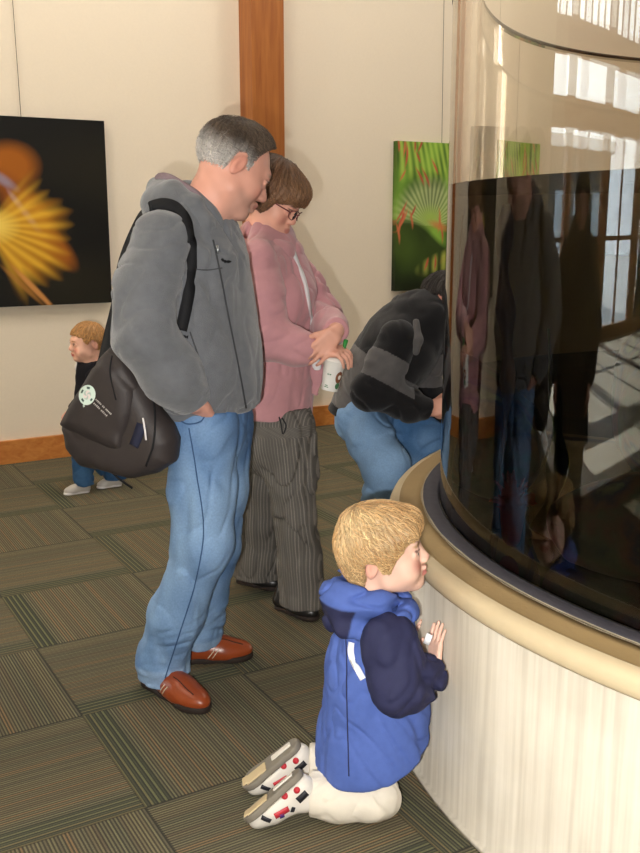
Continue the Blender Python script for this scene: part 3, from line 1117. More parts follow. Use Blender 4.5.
def hair(v, h, m, parent, colf, R, t, sc, n=1500, length=.05, whorl=(-.045, 0), comb=(0, 0, -.35), r=.0014, lift=.004, seed=3, wild=.25):
    """the cap of hair and the strands that lie along it, in one mesh"""
    P, F = v.mesh(h)
    tri = np.concatenate([F[:, [0, 1, 2]], F[:, [0, 2, 3]]])
    tree = BVHTree.FromPolygons(P.tolist(), F.tolist())
    rg = np.random.default_rng(seed)
    K = 7
    cols = colf(P)
    ctr = P[F].mean(1)
    pick = rg.choice(len(F), n)
    pts = np.zeros((n, K, 3))
    ns = np.zeros((n, K, 3))
    ln = length * sc * rg.uniform(.5, 1.2, n)
    jit = rg.normal(size=(n, 3)) * wild
    for i in range(n):
        p = ctr[pick[i]]
        for k in range(K):
            co, nn, _, _ = tree.find_nearest(Vector(p))
            nn = np.array(nn)
            co = np.array(co)
            q = (co - t) @ R / sc
            f = np.array([q[0] - whorl[0], q[1], 0])
            f = f / (np.linalg.norm(f) + .02) + np.array(comb) + jit[i]
            f = R @ f
            f = f - nn * (f @ nn)
            f /= np.linalg.norm(f) + 1e-6
            pts[i, k] = co + nn * lift * sc * (.25 + .75 * (k / (K - 1)) * (rg.uniform(.3, 1.3) if k == K - 1 else .8))
            ns[i, k] = nn
            p = co + f * ln[i] / (K - 1)
    T = np.gradient(pts, axis=1)
    T /= np.linalg.norm(T, axis=2, keepdims=True) + 1e-9
    S = np.cross(T, ns)
    w = (r * sc * np.linspace(1, .25, K))[None, :, None] * rg.uniform(.7, 1.4, (n, 1, 1))
    tubes = np.stack([pts + S * w, pts - S * w, pts + ns * w * .9], 2)          # n, K, 3 verts
    idx = len(P) + np.arange(n * K * 3).reshape(n, K, 3)
    q = [np.stack([idx[:, :-1, a], idx[:, :-1, (a + 1) % 3], idx[:, 1:, (a + 1) % 3], idx[:, 1:, a]], -1).reshape(-1, 4) for a in range(3)]
    Fq = np.concatenate([F] + q)
    sc_ = np.repeat((cols[F[pick, 0]] * rg.uniform(.70, 1.45, (n, 1)))[:, None, :], K * 3, 1).reshape(-1, 3)
    allP = np.concatenate([P, tubes.reshape(-1, 3)])
    st = hair_st(R, t, sc, whorl)(allP)
    return mk('hair', allP, Fq, m, parent, None, np.clip(np.concatenate([cols * .8, sc_]), 0, 1), st)

def hand_shape(v, wrist, fwd, back, side, sc=1.0, curl=(.3, .4, .3), spread=.06, thumb=.7, tcurl=.3, per=None):
    """hand from the wrist: fwd towards the fingers, back of the hand; side = +1 thumb on the frame's left"""
    keep = (v.R, v.t, v.s)
    R = frame_xz(fwd, back)
    v.frame(R, wrist, sc)
    for y in (-.030, -.010, .010, .030):
        v.cap((.008, y * .72, 0), (.088 - abs(y) * .12, y, .002), .0145, .0105, .012)
    L = [(.072, .0092), (.080, .0094), (.075, .0090), (.059, .0080)]
    for i, (ln, r) in enumerate(L):
        y = side * (.031 - .0207 * i)
        a = side * spread * (1.5 - i)
        cu = (per[i] if per else curl)
        p = np.array([.086 - abs(y) * .12, y, .003])
        ang = 0.0
        for j, f in enumerate((.46, .30, .26)):
            ang += cu[j]
            d = np.array([math.cos(ang) * math.cos(a), math.sin(a) * math.cos(ang), -math.sin(ang)])
            q = p + d * ln * f
            v.cap(p, q, r * (1 - .09 * j), r * (1 - .09 * (j + 1)), .0022 if j else .006)
            p = q
    a = side * thumb
    p = np.array([.022, side * .026, -.006])
    ang = 0
    for j, (ln, r) in enumerate(((.040, .0135), (.030, .0108), (.026, .0098))):
        ang += (0, tcurl, tcurl)[j]
        th = a - side * ang * .8
        d = np.array([math.cos(th) * math.cos(.25), math.sin(th) * math.cos(.25), -math.sin(.25) - .2 * ang])
        q = p + unit(d) * ln
        v.cap(p, q, r, r * .9, .010 if j == 0 else .003)
        p = q
    v.R, v.t, v.s = keep
    return v

def shoe_shape(v, L, W, ankle=True):
    """low shoe on x = toe direction, heel at 0, sole at z = 0"""
    v.ell((.70 * L, 0, .030), (.30 * L, W * .50, .042), .02)
    v.cap((.14 * L, 0, .042), (.62 * L, 0, .036), W * .40, W * .44, .03, ((0, 0, 1), .95))
    v.cap((.17 * L, 0, .05), (.19 * L, 0, .092), W * .40, W * .38, .03)
    v.cap((.30 * L, 0, .080), (.60 * L, 0, .045), W * .30, W * .34, .03)
    v.cut((0, 0, .014), (0, 0, -1))
    return v
def sole_shape(v, L, W, h=.022, lift=0.0):
    v.cap((.17 * L, 0, h / 2 + lift), (.45 * L, 0, h / 2 + lift), W * .41, W * .40, .02)
    v.cap((.45 * L, 0, h / 2 + lift), (.77 * L, 0, h / 2 + lift), W * .40, W * .50, .02)
    v.ell((.80 * L, 0, h / 2 + lift), (.205 * L, W * .46, .08), .02)
    v.cut((0, 0, h + lift), (0, 0, 1))
    v.cut((0, 0, lift), (0, 0, -1))
    return v

def folds(amp, f, seed, stretch=(1, 1, 1), R=np.eye(3), fine=.5, where=None):
    """creases: sharp valleys and soft rolls, running across the stretched axis"""
    S = np.array(stretch, float)
    f, amp = f * 1.55, amp * 1.45
    def g(P):
        q = (P @ R) * S
        q = q + np.stack([noise(q, f * .45, seed + 7), noise(q, f * .45, seed + 8), noise(q, f * .45, seed + 9)], 1) * (.9 / f)
        a = np.exp(-(noise(q, f * .6, seed) / .33) ** 2)
        b = np.exp(-(noise(q, f * 1.4, seed + 3) / .30) ** 2)
        m = .6 + .4 * np.clip(noise(P, f * .3, seed + 5), -1, 1)
        d = amp * (a - .3) * m + amp * fine * (b - .25) * m
        if where is not None:
            d = d * where(P)
        return d
    return g

M['skin'] = mat('skin', '#ffffff', .5, vcol=True, spec=.35, bump=(300, .08, .001))
M['fleece'] = mat('grey_fleece', '#66686c', .95, noise=(38, .22), bump=(320, .6, .003), spec=.1, sheen=.4)
M['fleece_lining'] = mat('mauve_fleece_lining', '#83737a', .95, noise=(38, .15), bump=(300, .5, .003), spec=.1)
M['denim'] = mat('blue_denim', '#ffffff', .85, vcol=True, noise=(160, .22), bump=(420, .4, .001), spec=.15)
M['leather'] = mat('brown_leather', '#8c3f1d', .32, noise=(26, .2), bump=(150, .15, .001), spec=.5)
M['sole'] = mat('dark_rubber_sole', '#2b211c', .7)
M['black_webbing'] = mat('black_webbing', '#1b1b1d', .75, bump=(300, .4, .002), spec=.2)
M['black_plastic'] = mat('black_plastic', '#141416', .4)
M['steel'] = mat('zip_metal', '#b9bcc0', .3, metal=.8)
M['grey_hair'] = mat('grey_hair', '#ffffff', .55, vcol=True, st=True, noise=(9, .32), bump=(9, .6, .004), spec=.35)
M['thread'] = mat('pale_thread', '#cdbfa6', .8)
M['navy_seam'] = mat('dark_blue_seam', '#38547a', .9)

def person(label, body_v, h, base, R, t, sc, skin, **kw):
    P, F = body_v.mesh(h)
    P = smooth(P, F, 1, .4)
    o = mk('person', P, F, M['skin'], None, base=base, col=head_color(P, R, t, sc, skin, **kw))
    return tag(o, label, 'person')

def denim_color(c1, c2, seed):
    def f(P):
        w = np.clip(.5 + .45 * noise(P, 9, seed) + .25 * noise(P, 28, seed + 1), 0, 1)[:, None]
        return lin(c1) * (1 - w) + lin(c2) * w
    return f
# ------------------------------------------------------------------ the man in the grey fleece
def build_man():
    F = np.array([.90, -.436, 0])            # the way his chest points
    S = np.array([-.436, -.90, 0])           # towards his right shoulder
    hip, belly, chest, upper = A(211, 410, 2.97), A(207, 350, 2.96), A(197, 285, 2.95), A(191, 243, 2.95)
    neck = A(203, 215, 2.95)
    hd = A(233, 170, 2.955)
    Rh = frame_xz((.90 * .86, .40 * .86, -.50), (.35, .2, 1))
    hs = 1.10
    sh_r, el_r, wr_r = A(154, 247, 2.77), A(145, 333, 2.71), A(193, 402, 2.775)
    sh_l, el_l, wr_l = A(220, 248, 3.10), A(222, 330, 3.17), A(226, 400, 3.10)
    hp_r, kn_r, an_r = A(201, 430, 2.90), A(203, 545, 2.90), A(163, 668, 3.02)
    hp_l, kn_l, an_l = A(219, 430, 3.06), A(214, 545, 3.10), A(196, 645, 3.25)
    heel_r, toe_r = np.array([-.612, 3.065, 0]), np.array([-.362, 2.828, 0])
    heel_l, toe_l = np.array([-.545, 3.20, 0]), np.array([-.245, 3.245, 0])
    base = np.array([hip[0], hip[1], 0])
    # body
    v = V()
    v.frame(Rh, hd, hs)
    head_shape(v)
    v.frame()
    v.cap(hd + Rh @ np.array([-.03, 0, -.055]), neck, .060, .066, .03)
    v.cap(hd + Rh @ np.array([.0, 0, -.06]), neck + F * .02, .052, .06, .03)
    v.path([neck, upper, chest, belly, hip], [.07, .11, .12, .125, .12], .05, (F, .72))
    v.path([upper, sh_r, el_r, wr_r], [.075, .055, .045, .033], .03)
    v.path([upper, sh_l, el_l, wr_l], [.075, .055, .045, .033], .03)
    v.path([hip, hp_r, kn_r, an_r], [.10, .085, .055, .042], .03)
    v.path([hip, hp_l, kn_l, an_l], [.10, .085, .055, .042], .03)
    for an, he, to in ((an_r, heel_r, toe_r), (an_l, heel_l, toe_l)):
        d = unit(to - he)
        v.cap(an, he + d * .06 + np.array([0, 0, .05]), .04, .035, .02)
        v.cap(he + d * .06 + np.array([0, 0, .045]), he + d * .24 + np.array([0, 0, .035]), .033, .028, .02)
    hand_shape(v, wr_r + np.array([.005, 0, -.005]), (.28, .66, -.70), (-.10, -.72, -.68), 1, .95, (.1, .15, .15), .0, .02)
    hand_shape(v, wr_l, (.3, -.1, -.95), (.3, .95, .1), -1, 1.0, (.3, .4, .3), .03, .4)
    man = person('grey haired man standing in a grey fleece jacket and blue jeans', v, .0042, base, Rh, hd, hs, '#d39a86',
                 lips='#b06a5e', brow='#7a6a5c', stubble='#9a8a80', blush=.5)
    # hair
    v = V().frame(Rh, hd, hs)
    hair_shape(v, [(-.13, -.040), (-.06, -.050), (-.042, -.03), (-.034, .03), (-.018, .040), (-.002, .036), (.006, .004), (.016, .006), (.022, .048), (.040, .078), (.052, .094), (.062, .110), (.13, .140)], .005, amp=.0026, seed=2, n=70,
               extra=lambda v: v.ell((.02, .01, .098), (.058, .056, .038), .03))
    def hc(P):
        q = (P - hd) @ Rh / hs
        g = np.clip((.082 - q[:, 2] - .25 * np.clip(q[:, 0], 0, 1)) / .06 + .30 * noise(q, 34, 2), 0, 1)[:, None]
        c = lin('#54463a') * (1 - g) + lin('#c4beb8') * g
        return c * (1 + .2 * noise(q * np.array([1, 3, 1]), 60, 9))[:, None]
    hair(v, .0035, M['grey_hair'], man, hc, Rh, hd, hs, 1700, .030, (-.06, 0), (.25, 0, -.12), .0012, .005, 3)
    # jacket: trunk, yoke and hem
    v = V()
    v.path([upper + np.array([-.01, 0, .0]), chest, belly, hip + np.array([0, 0, .01])], [.172, .194, .200, .192], .06, (F, .68))
    v.cap(sh_r + S * -.03, sh_l + S * .03, .082, .082, .05)
    v.cap(neck + np.array([-.03, 0, -.045]), upper, .10, .15, .06)
    v.ell(belly + F * .010 + np.array([.0, 0, -.06]), (.125, .15, .16), .06)
    v.disp(folds(.013, 24, 3, (1, 1, .6)), .04)
    v.cut(A(212, 414, 2.95), (.06, .0, -1), .03)
    tr = sdf('jacket', v, .0055, M['fleece'], man)
    # sleeves
    v = V()
    v.path([sh_r + S * -.02 + np.array([.01, 0, .01]), sh_r * .5 + el_r * .5 + np.array([-.012, 0, 0]), el_r, el_r * .45 + wr_r * .55 + np.array([0, 0, -.012]), wr_r + unit(wr_r - el_r) * -.01], [.090, .090, .086, .080, .058], .05)
    v.disp(folds(.012, 22, 11, (1.1, .8, .8), frame_xz(unit(wr_r - sh_r), (1, 0, .6))), .04)
    v.cut(wr_r + unit(wr_r - el_r) * .012, unit(wr_r - el_r), .012)
    sl = sdf('sleeve', v, .005, M['fleece'], man)
    v = V()
    v.path([sh_l, el_l, wr_l], [.078, .070, .052], .05)
    v.disp(folds(.012, 24, 12, (1, 1, 1.5)), .04)
    v.cut(wr_l, unit(wr_l - el_l))
    sdf('sleeve', v, .006, M['fleece'], man)
    # cuff band
    d = unit(wr_r - el_r)
    c0 = wr_r - d * .012
    ring = [c0 + .053 * (math.cos(a) * unit(np.cross(d, [0, 1, 0])) + math.sin(a) * unit(np.cross(d, np.cross(d, [0, 1, 0])))) for a in np.linspace(0, 6.283, 28)[:-1]]
    mk('cuff', *tube(ring, .010, 8, True), M['fleece'], man)
    # stand collar with the folded hood
    v = V()
    cn = neck + np.array([-.005, 0, -.005])
    up = unit([.32, -.08, 1])
    a1 = unit(np.cross(up, S))
    ring = []
    for a in np.linspace(-2.72, 2.72, 22):
        # open at the front
        dirn = -math.cos(a) * a1 * .094 + math.sin(a) * S * .100
        ring.append(cn + dirn - up * (.03 * (1 - math.cos(a)) * .9) + up * .028)
    sgn = 1 if (a1 @ F) > 0 else -1
    if sgn < 0:
        ring = [cn + (cn + up * 0 - p) * np.array([1, 1, 0]) + np.array([0, 0, p[2] - cn[2]]) for p in ring]
    v.path(ring, .024, .02)
    v.path([p - up * .035 for p in ring], .026, .03)
    # hood hanging at the back
    hb = A(164, 204, 2.93)
    v.path([A(156, 190, 2.99), A(161, 205, 2.90), A(171, 214, 2.84)], [.028, .042, .032], .05)
    v.path([A(157, 185, 2.98), A(174, 189, 2.88), A(196, 204, 2.84), A(208, 222, 2.83)], [.018, .019, .019, .017], .03)
    v.ell(A(173, 207, 2.93), (.075, .085, .038), .05)
    v.disp(folds(.007, 34, 21), .03)
    sdf('hood', v, .0045, M['fleece'], man)
    vs, Fq = tube(spline([A(154, 181, 2.985), A(165, 180, 2.93), A(178, 187, 2.895), (A(199, 200, 2.865))], 18) + np.array([.006, -.004, .007]), [.004, .010] + [.014] * 14 + [.010, .003], 8)
    mk('hood_lining', vs, Fq, M['fleece_lining'], man)
    # zip, chest seam, zip pull, small marks
    tree = bvh(tr)
    M['zip_tape'] = mat('dark_grey_zip_tape', '#3c3d40', .8)
    toward = unit([-.2, 1, .0])
    z, nn = drape_seen(tree, [(213, 240), (219, 268), (229, 320), (239, 370), (246, 408)], 40, .0005)
    mk('zip', *ribbon(z, nn, .005, .0016), M['zip_tape'], tr)
    z2, n2 = drape_seen(tree, [(216.5, 246), (217.5, 253)], 0, .003)
    mk('zip_pull', *ribbon(z2, n2, .007, .004), M['steel'], tr)
    z3, n3 = drape_seen(tree, [(188, 268), (206, 270), (222, 268)], 16, .0002)
    mk('yoke_seam', *ribbon(z3, n3, .003, .0015), M['zip_tape'], tr)
    z5, n5 = drape_seen(tree, [(221, 259), (225, 261.5), (231, 261.5)], 8, .0008)
    mk('embroidered_mark', *ribbon(z5, n5, np.array([.004, .010, .006, .010, .005, .009, .006, .003]), .001), M['black_webbing'], tr)
    z5, n5 = drape_seen(tree, [(179.5, 336), (188, 337)], 6, .0008)
    mk('embroidered_mark', *ribbon(z5, n5, np.array([.006, .010, .005, .010, .004, .010]), .001), M['black_webbing'], tr)
    z6, n6 = drape_seen(tree, [(190, 332), (203, 372), (207, 398)], 20, .0002)
    mk('pocket_seam', *ribbon(z6, n6, .004, .0015), M['zip_tape'], tr)
    # jeans
    v = V()
    v.path([hip + np.array([-.015, 0, .02]), hip + np.array([-.015, 0, -.03])], [.155, .160], .05, (F, .78))
    v.path([hp_r + np.array([0, 0, .02]), hp_r * .5 + kn_r * .5, kn_r, kn_r * .45 + an_r * .55 + np.array([-.012, 0, 0]), an_r + np.array([0, 0, .03]), an_r + np.array([.0, -.01, -.035])], [.116, .102, .089, .088, .086, .088], .04)
    v.path([hp_l + np.array([0, 0, .02]), hp_l * .5 + kn_l * .5, kn_l, kn_l * .5 + an_l * .5, an_l + np.array([0, 0, -.03])], [.112, .098, .085, .080, .082], .03)
    v.disp(folds(.010, 22, 31, (1, 1, .8)), .04)
    v.disp(folds(.008, 30, 34, (.7, .7, 1.6), where=lambda P: np.clip((.34 - P[:, 2]) / .15, 0, 1)), .04)
    v.cut(an_r + np.array([0, 0, -.018]), (0, .10, -1), .006)
    v.cut(A(212, 405, 2.95), (0, 0, 1))
    dc = denim_color('#40628f', '#7896ba', 5)
    def jc(P):
        c = dc(P)
        # worn paler on the front of the thighs and knees
        q = P @ F
        w = np.clip(noise(P * np.array([1, 1, .35]), 60, 78) * .22 + noise(P, 9, 77) * .3 + .15 + np.clip((P[:, 2] - .35) * 2, 0, 1) * np.clip(1 - np.abs(P[:, 2] - .62) / .25, 0, 1) * .7, 0, .75)[:, None]
        c = c * (1 - w) + lin('#93b2d4') * w
        e = np.clip((.105 - P[:, 2]) / .01, 0, 1)[:, None] * .35
        return c * (1 - e) + lin('#a9c0d8') * e
    jn = sdf('jeans', v, .0055, M['denim'], man, None, jc)
    tj = bvh(jn)
    z7, n7 = drape_seen(tj, [(189, 428), (196, 470), (203.5, 530), (196, 580), (180, 632), (165, 678)], 70, .0004)
    mk('side_seam', *ribbon(z7, n7, .0038, .0016), M['navy_seam'], jn)
    z8, n8 = drape_seen(tj, [(178, 419), (188, 424), (201, 421), (207, 412)], 16, .0004)
    mk('pocket_edge', *ribbon(z8, n8, .004, .0016), M['navy_seam'], jn)
    # shoes
    for he, to, sd in ((heel_r, toe_r, 1), (heel_l, toe_l, -1)):
        d = to - he
        L, W = np.linalg.norm(d), .104
        Rs = frame_xz(d, (0, 0, 1))
        v = V().frame(Rs, he)
        shoe_shape(v, L, W)
        s_ = sdf('shoe', v, .0045, M['leather'], man)
        v = V().frame(Rs, he)
        sole_shape(v, L, W)
        sdf('sole', v, .0045, M['sole'], s_)
        ts = bvh(s_)
        Z = np.array([0, 0, .3])
        for k in (0, 1):
            ln = [he + Rs @ np.array([L * (.50 + .045 * k), y, .12]) for y in np.linspace(-.045, -.012, 10)]
            zz, nz_ = drape(ts, [he + Rs @ np.array([L * (.46 + .05 * k) + (i * .003), -.09, .03 + i * .004]) for i in range(10)], Rs @ np.array([0, 1, -.12]), .0004)
            mk('stitching', *ribbon(zz, nz_, .003, .0012), M['thread'], s_)
        ln = [he + Rs @ np.array([L * .58 + L * .30 * u, -.022 + .0 * u, .2]) for u in np.linspace(0, 1, 14)]
        zz, nz_ = drape(ts, ln, (0, 0, -1), .0004)
        mk('vamp_seam', *ribbon(zz, nz_, .003, .0012), M['sole'], s_)
    return man, dict(sh_r=sh_r, el_r=el_r, wr_r=wr_r, upper=upper, tree=tree, sl=sl, S=S, F=F, tr=tr, chest=chest)
man, man_info = build_man()
# ------------------------------------------------------------------ the woman in the pink jacket
M['pink_fleece'] = mat('pink_jacket_cloth', '#c08c90', .9, noise=(30, .1), bump=(300, .35, .002), spec=.12, sheen=.3)
M['white_cloth'] = mat('white_cloth', '#dcd8d8', .85)
M['black_leather'] = mat('black_shoe_leather', '#191716', .35, spec=.5)
M['brown_hair'] = mat('brown_hair', '#ffffff', .5, vcol=True, st=True, noise=(9, .35), bump=(9, .6, .004), spec=.4)
M['red_frame'] = mat('dark_red_spectacle_frame', '#6a2024', .3, spec=.5)
M['lens'] = thin_glass('spectacle_lens', (.99, .99, .99), 1.12)

def pinstripe():
    m, nt, b = new_mat('grey_pinstripe_cloth')
    at = N(nt, 'ShaderNodeAttribute', attribute_name='st').outputs['Vector']
    sp = N(nt, 'ShaderNodeSeparateXYZ')
    nt.links.new(at, sp.inputs[0])
    u = mth(nt, 'MULTIPLY', sp.outputs[0], 95.0)
    fr = mth(nt, 'FRACT', u)
    w = N(nt, 'ShaderNodeTexWhiteNoise', noise_dimensions='1D')
    nt.links.new(mth(nt, 'FLOOR', u), w.inputs['W'])
    st = mth(nt, 'MULTIPLY', mth(nt, 'LESS_THAN', fr, .34), mth(nt, 'MULTIPLY_ADD', w.outputs[0], .7, .3))
    nz = N(nt, 'ShaderNodeTexNoise')
    nz.inputs['Scale'].default_value = 300
    co = N(nt, 'ShaderNodeTexCoord').outputs['Object']
    nt.links.new(co, nz.inputs['Vector'])
    st = mth(nt, 'MULTIPLY', st, mth(nt, 'MULTIPLY_ADD', nz.outputs[0], 1.2, .1))
    nt.links.new(mixc(nt, st, lin('#5f5b56'), lin('#8c867e')), b.inputs['Base Color'])
    b.inputs['Roughness'].default_value = .9
    b.inputs['Specular IOR Level'].default_value = .15
    return m
M['pinstripe'] = pinstripe()

def build_woman():
    F = np.array([.92, -.39, 0])
    S = np.array([-.39, -.92, 0])
    hip, belly, chest, upper, neck = A(274, 418, 3.62), A(275, 360, 3.61), A(272, 292, 3.60), A(267, 254, 3.60), A(269, 232, 3.58)
    hd, hs = A(271, 200, 3.57), 1.05
    Rh = frame_xz((.93 * .85, -.28 * .85, -.53), (.5, -.1, 1))
    sh_r, el_r, wr_r = A(256, 260, 3.42), A(266, 338, 3.36), A(315, 351, 3.36)
    sh_l, el_l, wr_l = A(284, 262, 3.76), A(321, 318, 3.74), A(336, 331, 3.35)
    hp_r, kn_r, an_r = A(288, 432, 3.55), A(296, 515, 3.56), A(303, 592, 3.63)
    hp_l, kn_l, an_l = A(264, 432, 3.70), A(258, 515, 3.82), A(257, 572, 3.93)
    heel_r, toe_r = np.array([-.185, 3.705, 0]), np.array([-.010, 3.560, 0])
    heel_l, toe_l = np.array([-.37, 3.99, 0]), np.array([-.17, 3.885, 0])
    base = np.array([hip[0], hip[1], 0])
    v = V()
    v.frame(Rh, hd, hs)
    head_shape(v, .35)
    v.frame()
    v.cap(hd + Rh @ np.array([-.03, 0, -.055]), neck, .054, .060, .03)
    v.ell(hd + Rh @ np.array([.045, 0, -.10]), (.035, .04, .03), .03)
    v.path([neck, upper, chest, belly, hip], [.06, .10, .11, .11, .12], .05, (F, .75))
    v.path([upper, sh_r, el_r, wr_r], [.07, .05, .042, .030], .03)
    v.path([upper, sh_l, el_l, wr_l], [.07, .05, .042, .030], .03)
    v.path([hip, hp_r, kn_r, an_r], [.10, .09, .055, .04], .03)
    v.path([hip, hp_l, kn_l, an_l], [.10, .09, .055, .04], .03)
    for an, he, to in ((an_r, heel_r, toe_r), (an_l, heel_l, toe_l)):
        d = unit(to - he)
        v.cap(an, he + d * .05 + np.array([0, 0, .055]), .035, .03, .02)
        v.cap(he + d * .05 + np.array([0, 0, .05]), he + d * .18 + np.array([0, 0, .03]), .026, .022, .02)
    hand_shape(v, wr_r + np.array([.012, 0, .0]), (.93, -.36, .02), (-.10, -.30, .95), 1, .95, (.75, .55, .35), .14, .5, .4)
    hand_shape(v, wr_l + np.array([-.004, -.02, -.006]), (-.66, -.16, -.73), (.25, -.96, .0), -1, .95, (.20, .45, .4), .07, .6, .3)
    wo = person('woman standing in a pink jacket and grey pinstriped trousers, wearing glasses', v, .0042, base, Rh, hd, hs, '#dba28c', lips='#c07a70', brow='#5a4232', blush=.35)
    # bobbed hair with a fringe
    v = V().frame(Rh, hd, hs)
    def ex(v):
        v.ell((-.025, 0, .036), (.114, .096, .096), .03)
        v.ell((-.055, 0, -.01), (.075, .088, .085), .04)
        v.ell((.052, 0, .080), (.056, .072, .036), .03)
        for s in (1, -1):
            v.ell((.005, s * .074, -.005), (.045, .025, .058), .03)
            v.ell((.055, s * .055, .055), (.045, .030, .042), .03)
    hair_shape(v, [(-.15, -.085), (-.06, -.080), (-.01, -.044), (.018, -.040), (.030, -.022), (.042, .010), (.062, .022), (.085, .036), (.14, .044)], .014, ex, .0030, 5, 52)
    def hc(P):
        q = (P - hd) @ Rh / hs
        w = np.clip(.45 + .35 * noise(q * np.array([1, 2, 1]), 40, 2), 0, 1)[:, None]
        g = np.clip((q[:, 0] - .0) * 9 + .25, 0, 1)[:, None]
        return (lin('#33231a') * (1 - w) + lin('#6b4a33') * w) * (1 - g * .5) + lin('#a67c58') * g * .5
    hair(v, .004, M['brown_hair'], wo, hc, Rh, hd, hs, 1500, .075, (-.03, 0), (.15, 0, -.5), .0016, .004, 4)
    # spectacles
    g = lambda x, y, z: hd + Rh @ (np.array([x, y, z]) * hs)
    fr = bpy.data.objects.new('spectacles', None)
    COL.objects.link(fr)
    fr.parent = wo
    fr.location = g(.1, 0, 0) - world_loc(wo)
    for s in (1, -1):
        ring = [g(.108 - .012 * abs(math.cos(a)) * (1 if math.cos(a) > 0 else 0), s * (.033 + .025 * math.cos(a)), .004 + .0165 * math.sin(a)) for a in np.linspace(0, 6.283, 29)[:-1]]
        mk('rim', *tube(ring, .0016, 8, True), M['red_frame'], fr)
        c = np.mean(ring, 0)
        mk('lens', np.array(ring + [c]), [(k, (k + 1) % 28, 28) for k in range(28)], M['lens'], fr)
        mk('temple', *tube([g(.097, s * .058, .010), g(.06, s * .078, .010), g(.0, s * .085, .008)], .0024, 8), M['red_frame'], fr)
    mk('bridge', *tube([g(.109, .009, .008), g(.114, 0, .011), g(.109, -.009, .008)], .002, 8), M['red_frame'], fr)
    # jacket
    v = V()
    v.path([upper, chest, belly, hip + np.array([0, 0, .0])], [.150, .180, .180, .188], .06, (F, .74))
    v.cap(sh_r + S * -.02, sh_l + S * .02, .072, .072, .05)
    v.ell(chest + F * .07 + np.array([0, 0, -.03]), (.09, .13, .09), .06)
    v.disp(folds(.009, 24, 41, (1, 1, .6)), .04)
    v.cut(A(278, 415, 3.6), (-.05, .0, -1), .012)
    jk = sdf('jacket', v, .0055, M['pink_fleece'], wo)
    # collar
    up = unit([.25, -.05, 1])
    cn = neck + np.array([.008, 0, -.045])
    ring = [cn + .088 * (math.cos(a) * F + math.sin(a) * S) + up * (.022 - .030 * max(0, math.cos(a))) for a in np.linspace(.30, 5.98, 26)]
    v = V()
    v.path(ring, .017, .01)
    v.path([p - up * .028 + .01 * unit((p - cn) * np.array([1, 1, 0])) for p in ring], .02, .03)
    sdf('collar', v, .004, M['pink_fleece'], jk)
    for sh, el, wr, sd in ((sh_r, el_r, wr_r, 51), (sh_l, el_l, wr_l, 54)):
        v = V()
        v.path([sh, sh * .5 + el * .5, el, el * .4 + wr * .6 + np.array([0, 0, -.006]), wr], [.080, .078, .073, .060, .048], .05)
        v.disp(folds(.011, 24, sd, (1.1, .8, .8), frame_xz(unit(wr - sh), (1, 0, .6))), .04)
        v.cut(wr - unit(wr - el) * .004, unit(wr - el), .01)
        sdf('sleeve', v, .005, M['pink_fleece'], jk)
    tj = bvh(jk)
    toward = unit([-.25, 1, 0])
    z, nn = drape_seen(tj, [(293, 252), (304, 280), (309, 305), (313, 332)], 30, .0006)
    mk('zip_edge', *ribbon(z, nn, .016, .003), M['white_cloth'], jk)
    mk('toggle', *lathe([(0.001, -.01), (.012, -.008), (.014, 0), (.012, .008), (.001, .01)], (0, 0), 16), M['black_plastic'], jk, base=A(313, 317, 3.36)).location = A(313, 317, 3.42) - world_loc(jk)
    v = V().path([A(316, 352, 3.52), A(317, 372, 3.50), A(315.5, 392, 3.50)], [.020, .023, .014], .01, ((.2, 1, 0), .35))
    v.disp(folds(.004, 60, 9), .02)
    sdf('front_flap', v, .004, M['pink_fleece'], jk)
    v = V().path([A(313.5, 356, 3.44), A(317, 366, 3.42)], [.016, .018], .01, ((.2, 1, 0), .3))
    sdf('shirt_hem', v, .004, M['white_cloth'], wo)
    # trousers, flared
    v = V()
    v.path([hip + np.array([.0, 0, .03]), hip + np.array([0, 0, -.06])], [.172, .178], .05, (F, .80))
    v.path([hp_r, hp_r * .5 + kn_r * .5, kn_r, kn_r * .4 + an_r * .6, an_r + np.array([.0, 0, -.06])], [.110, .098, .082, .086, .100], .03)
    v.path([hp_l, hp_l * .5 + kn_l * .5, kn_l, kn_l * .4 + an_l * .6, an_l + np.array([0, 0, -.06])], [.112, .104, .088, .096, .112], .03)
    v.disp(folds(.009, 26, 61, (1.5, 1.5, .45)), .04)
    v.cut(np.array([0, 3.6, .045]), (-.05, .0, -1), .004)
    v.cut(A(276, 405, 3.6), (0, 0, 1))
    D = unit([.90, -.35, 0])
    def st(P):
        z = P[:, 2]
        zr = [an_r[2], kn_r[2], hp_r[2], hip[2]]
        cr = np.stack([np.interp(z, zr, [a @ D, b @ D, c @ D, d @ D]) for a, b, c, d in [(an_r, kn_r, hp_r, hip)]], 1)[:, 0]
        cl = np.interp(z, zr, [an_l @ D, kn_l @ D, hp_l @ D, hip @ D])
        dr = np.hypot(P[:, 0] - np.interp(z, zr, [an_r[0], kn_r[0], hp_r[0], hip[0]]), P[:, 1] - np.interp(z, zr, [an_r[1], kn_r[1], hp_r[1], hip[1]]))
        dl = np.hypot(P[:, 0] - np.interp(z, zr, [an_l[0], kn_l[0], hp_l[0], hip[0]]), P[:, 1] - np.interp(z, zr, [an_l[1], kn_l[1], hp_l[1], hip[1]]))
        c = np.where(dr < dl, cr, cl)
        return np.stack([P @ D - c, P[:, 2], np.zeros(len(P))], 1)
    tr = sdf('trousers', v, .0055, M['pinstripe'], wo, None, None, st)
    tt = bvh(tr)
    p0, n0 = drape_seen(tt, [(279, 417), (281, 424), (283, 434), (286, 426), (282, 418)], 0, .003)
    mk('drawstring', *tube(spline(p0, 24), .003, 6), M['black_plastic'], tr)
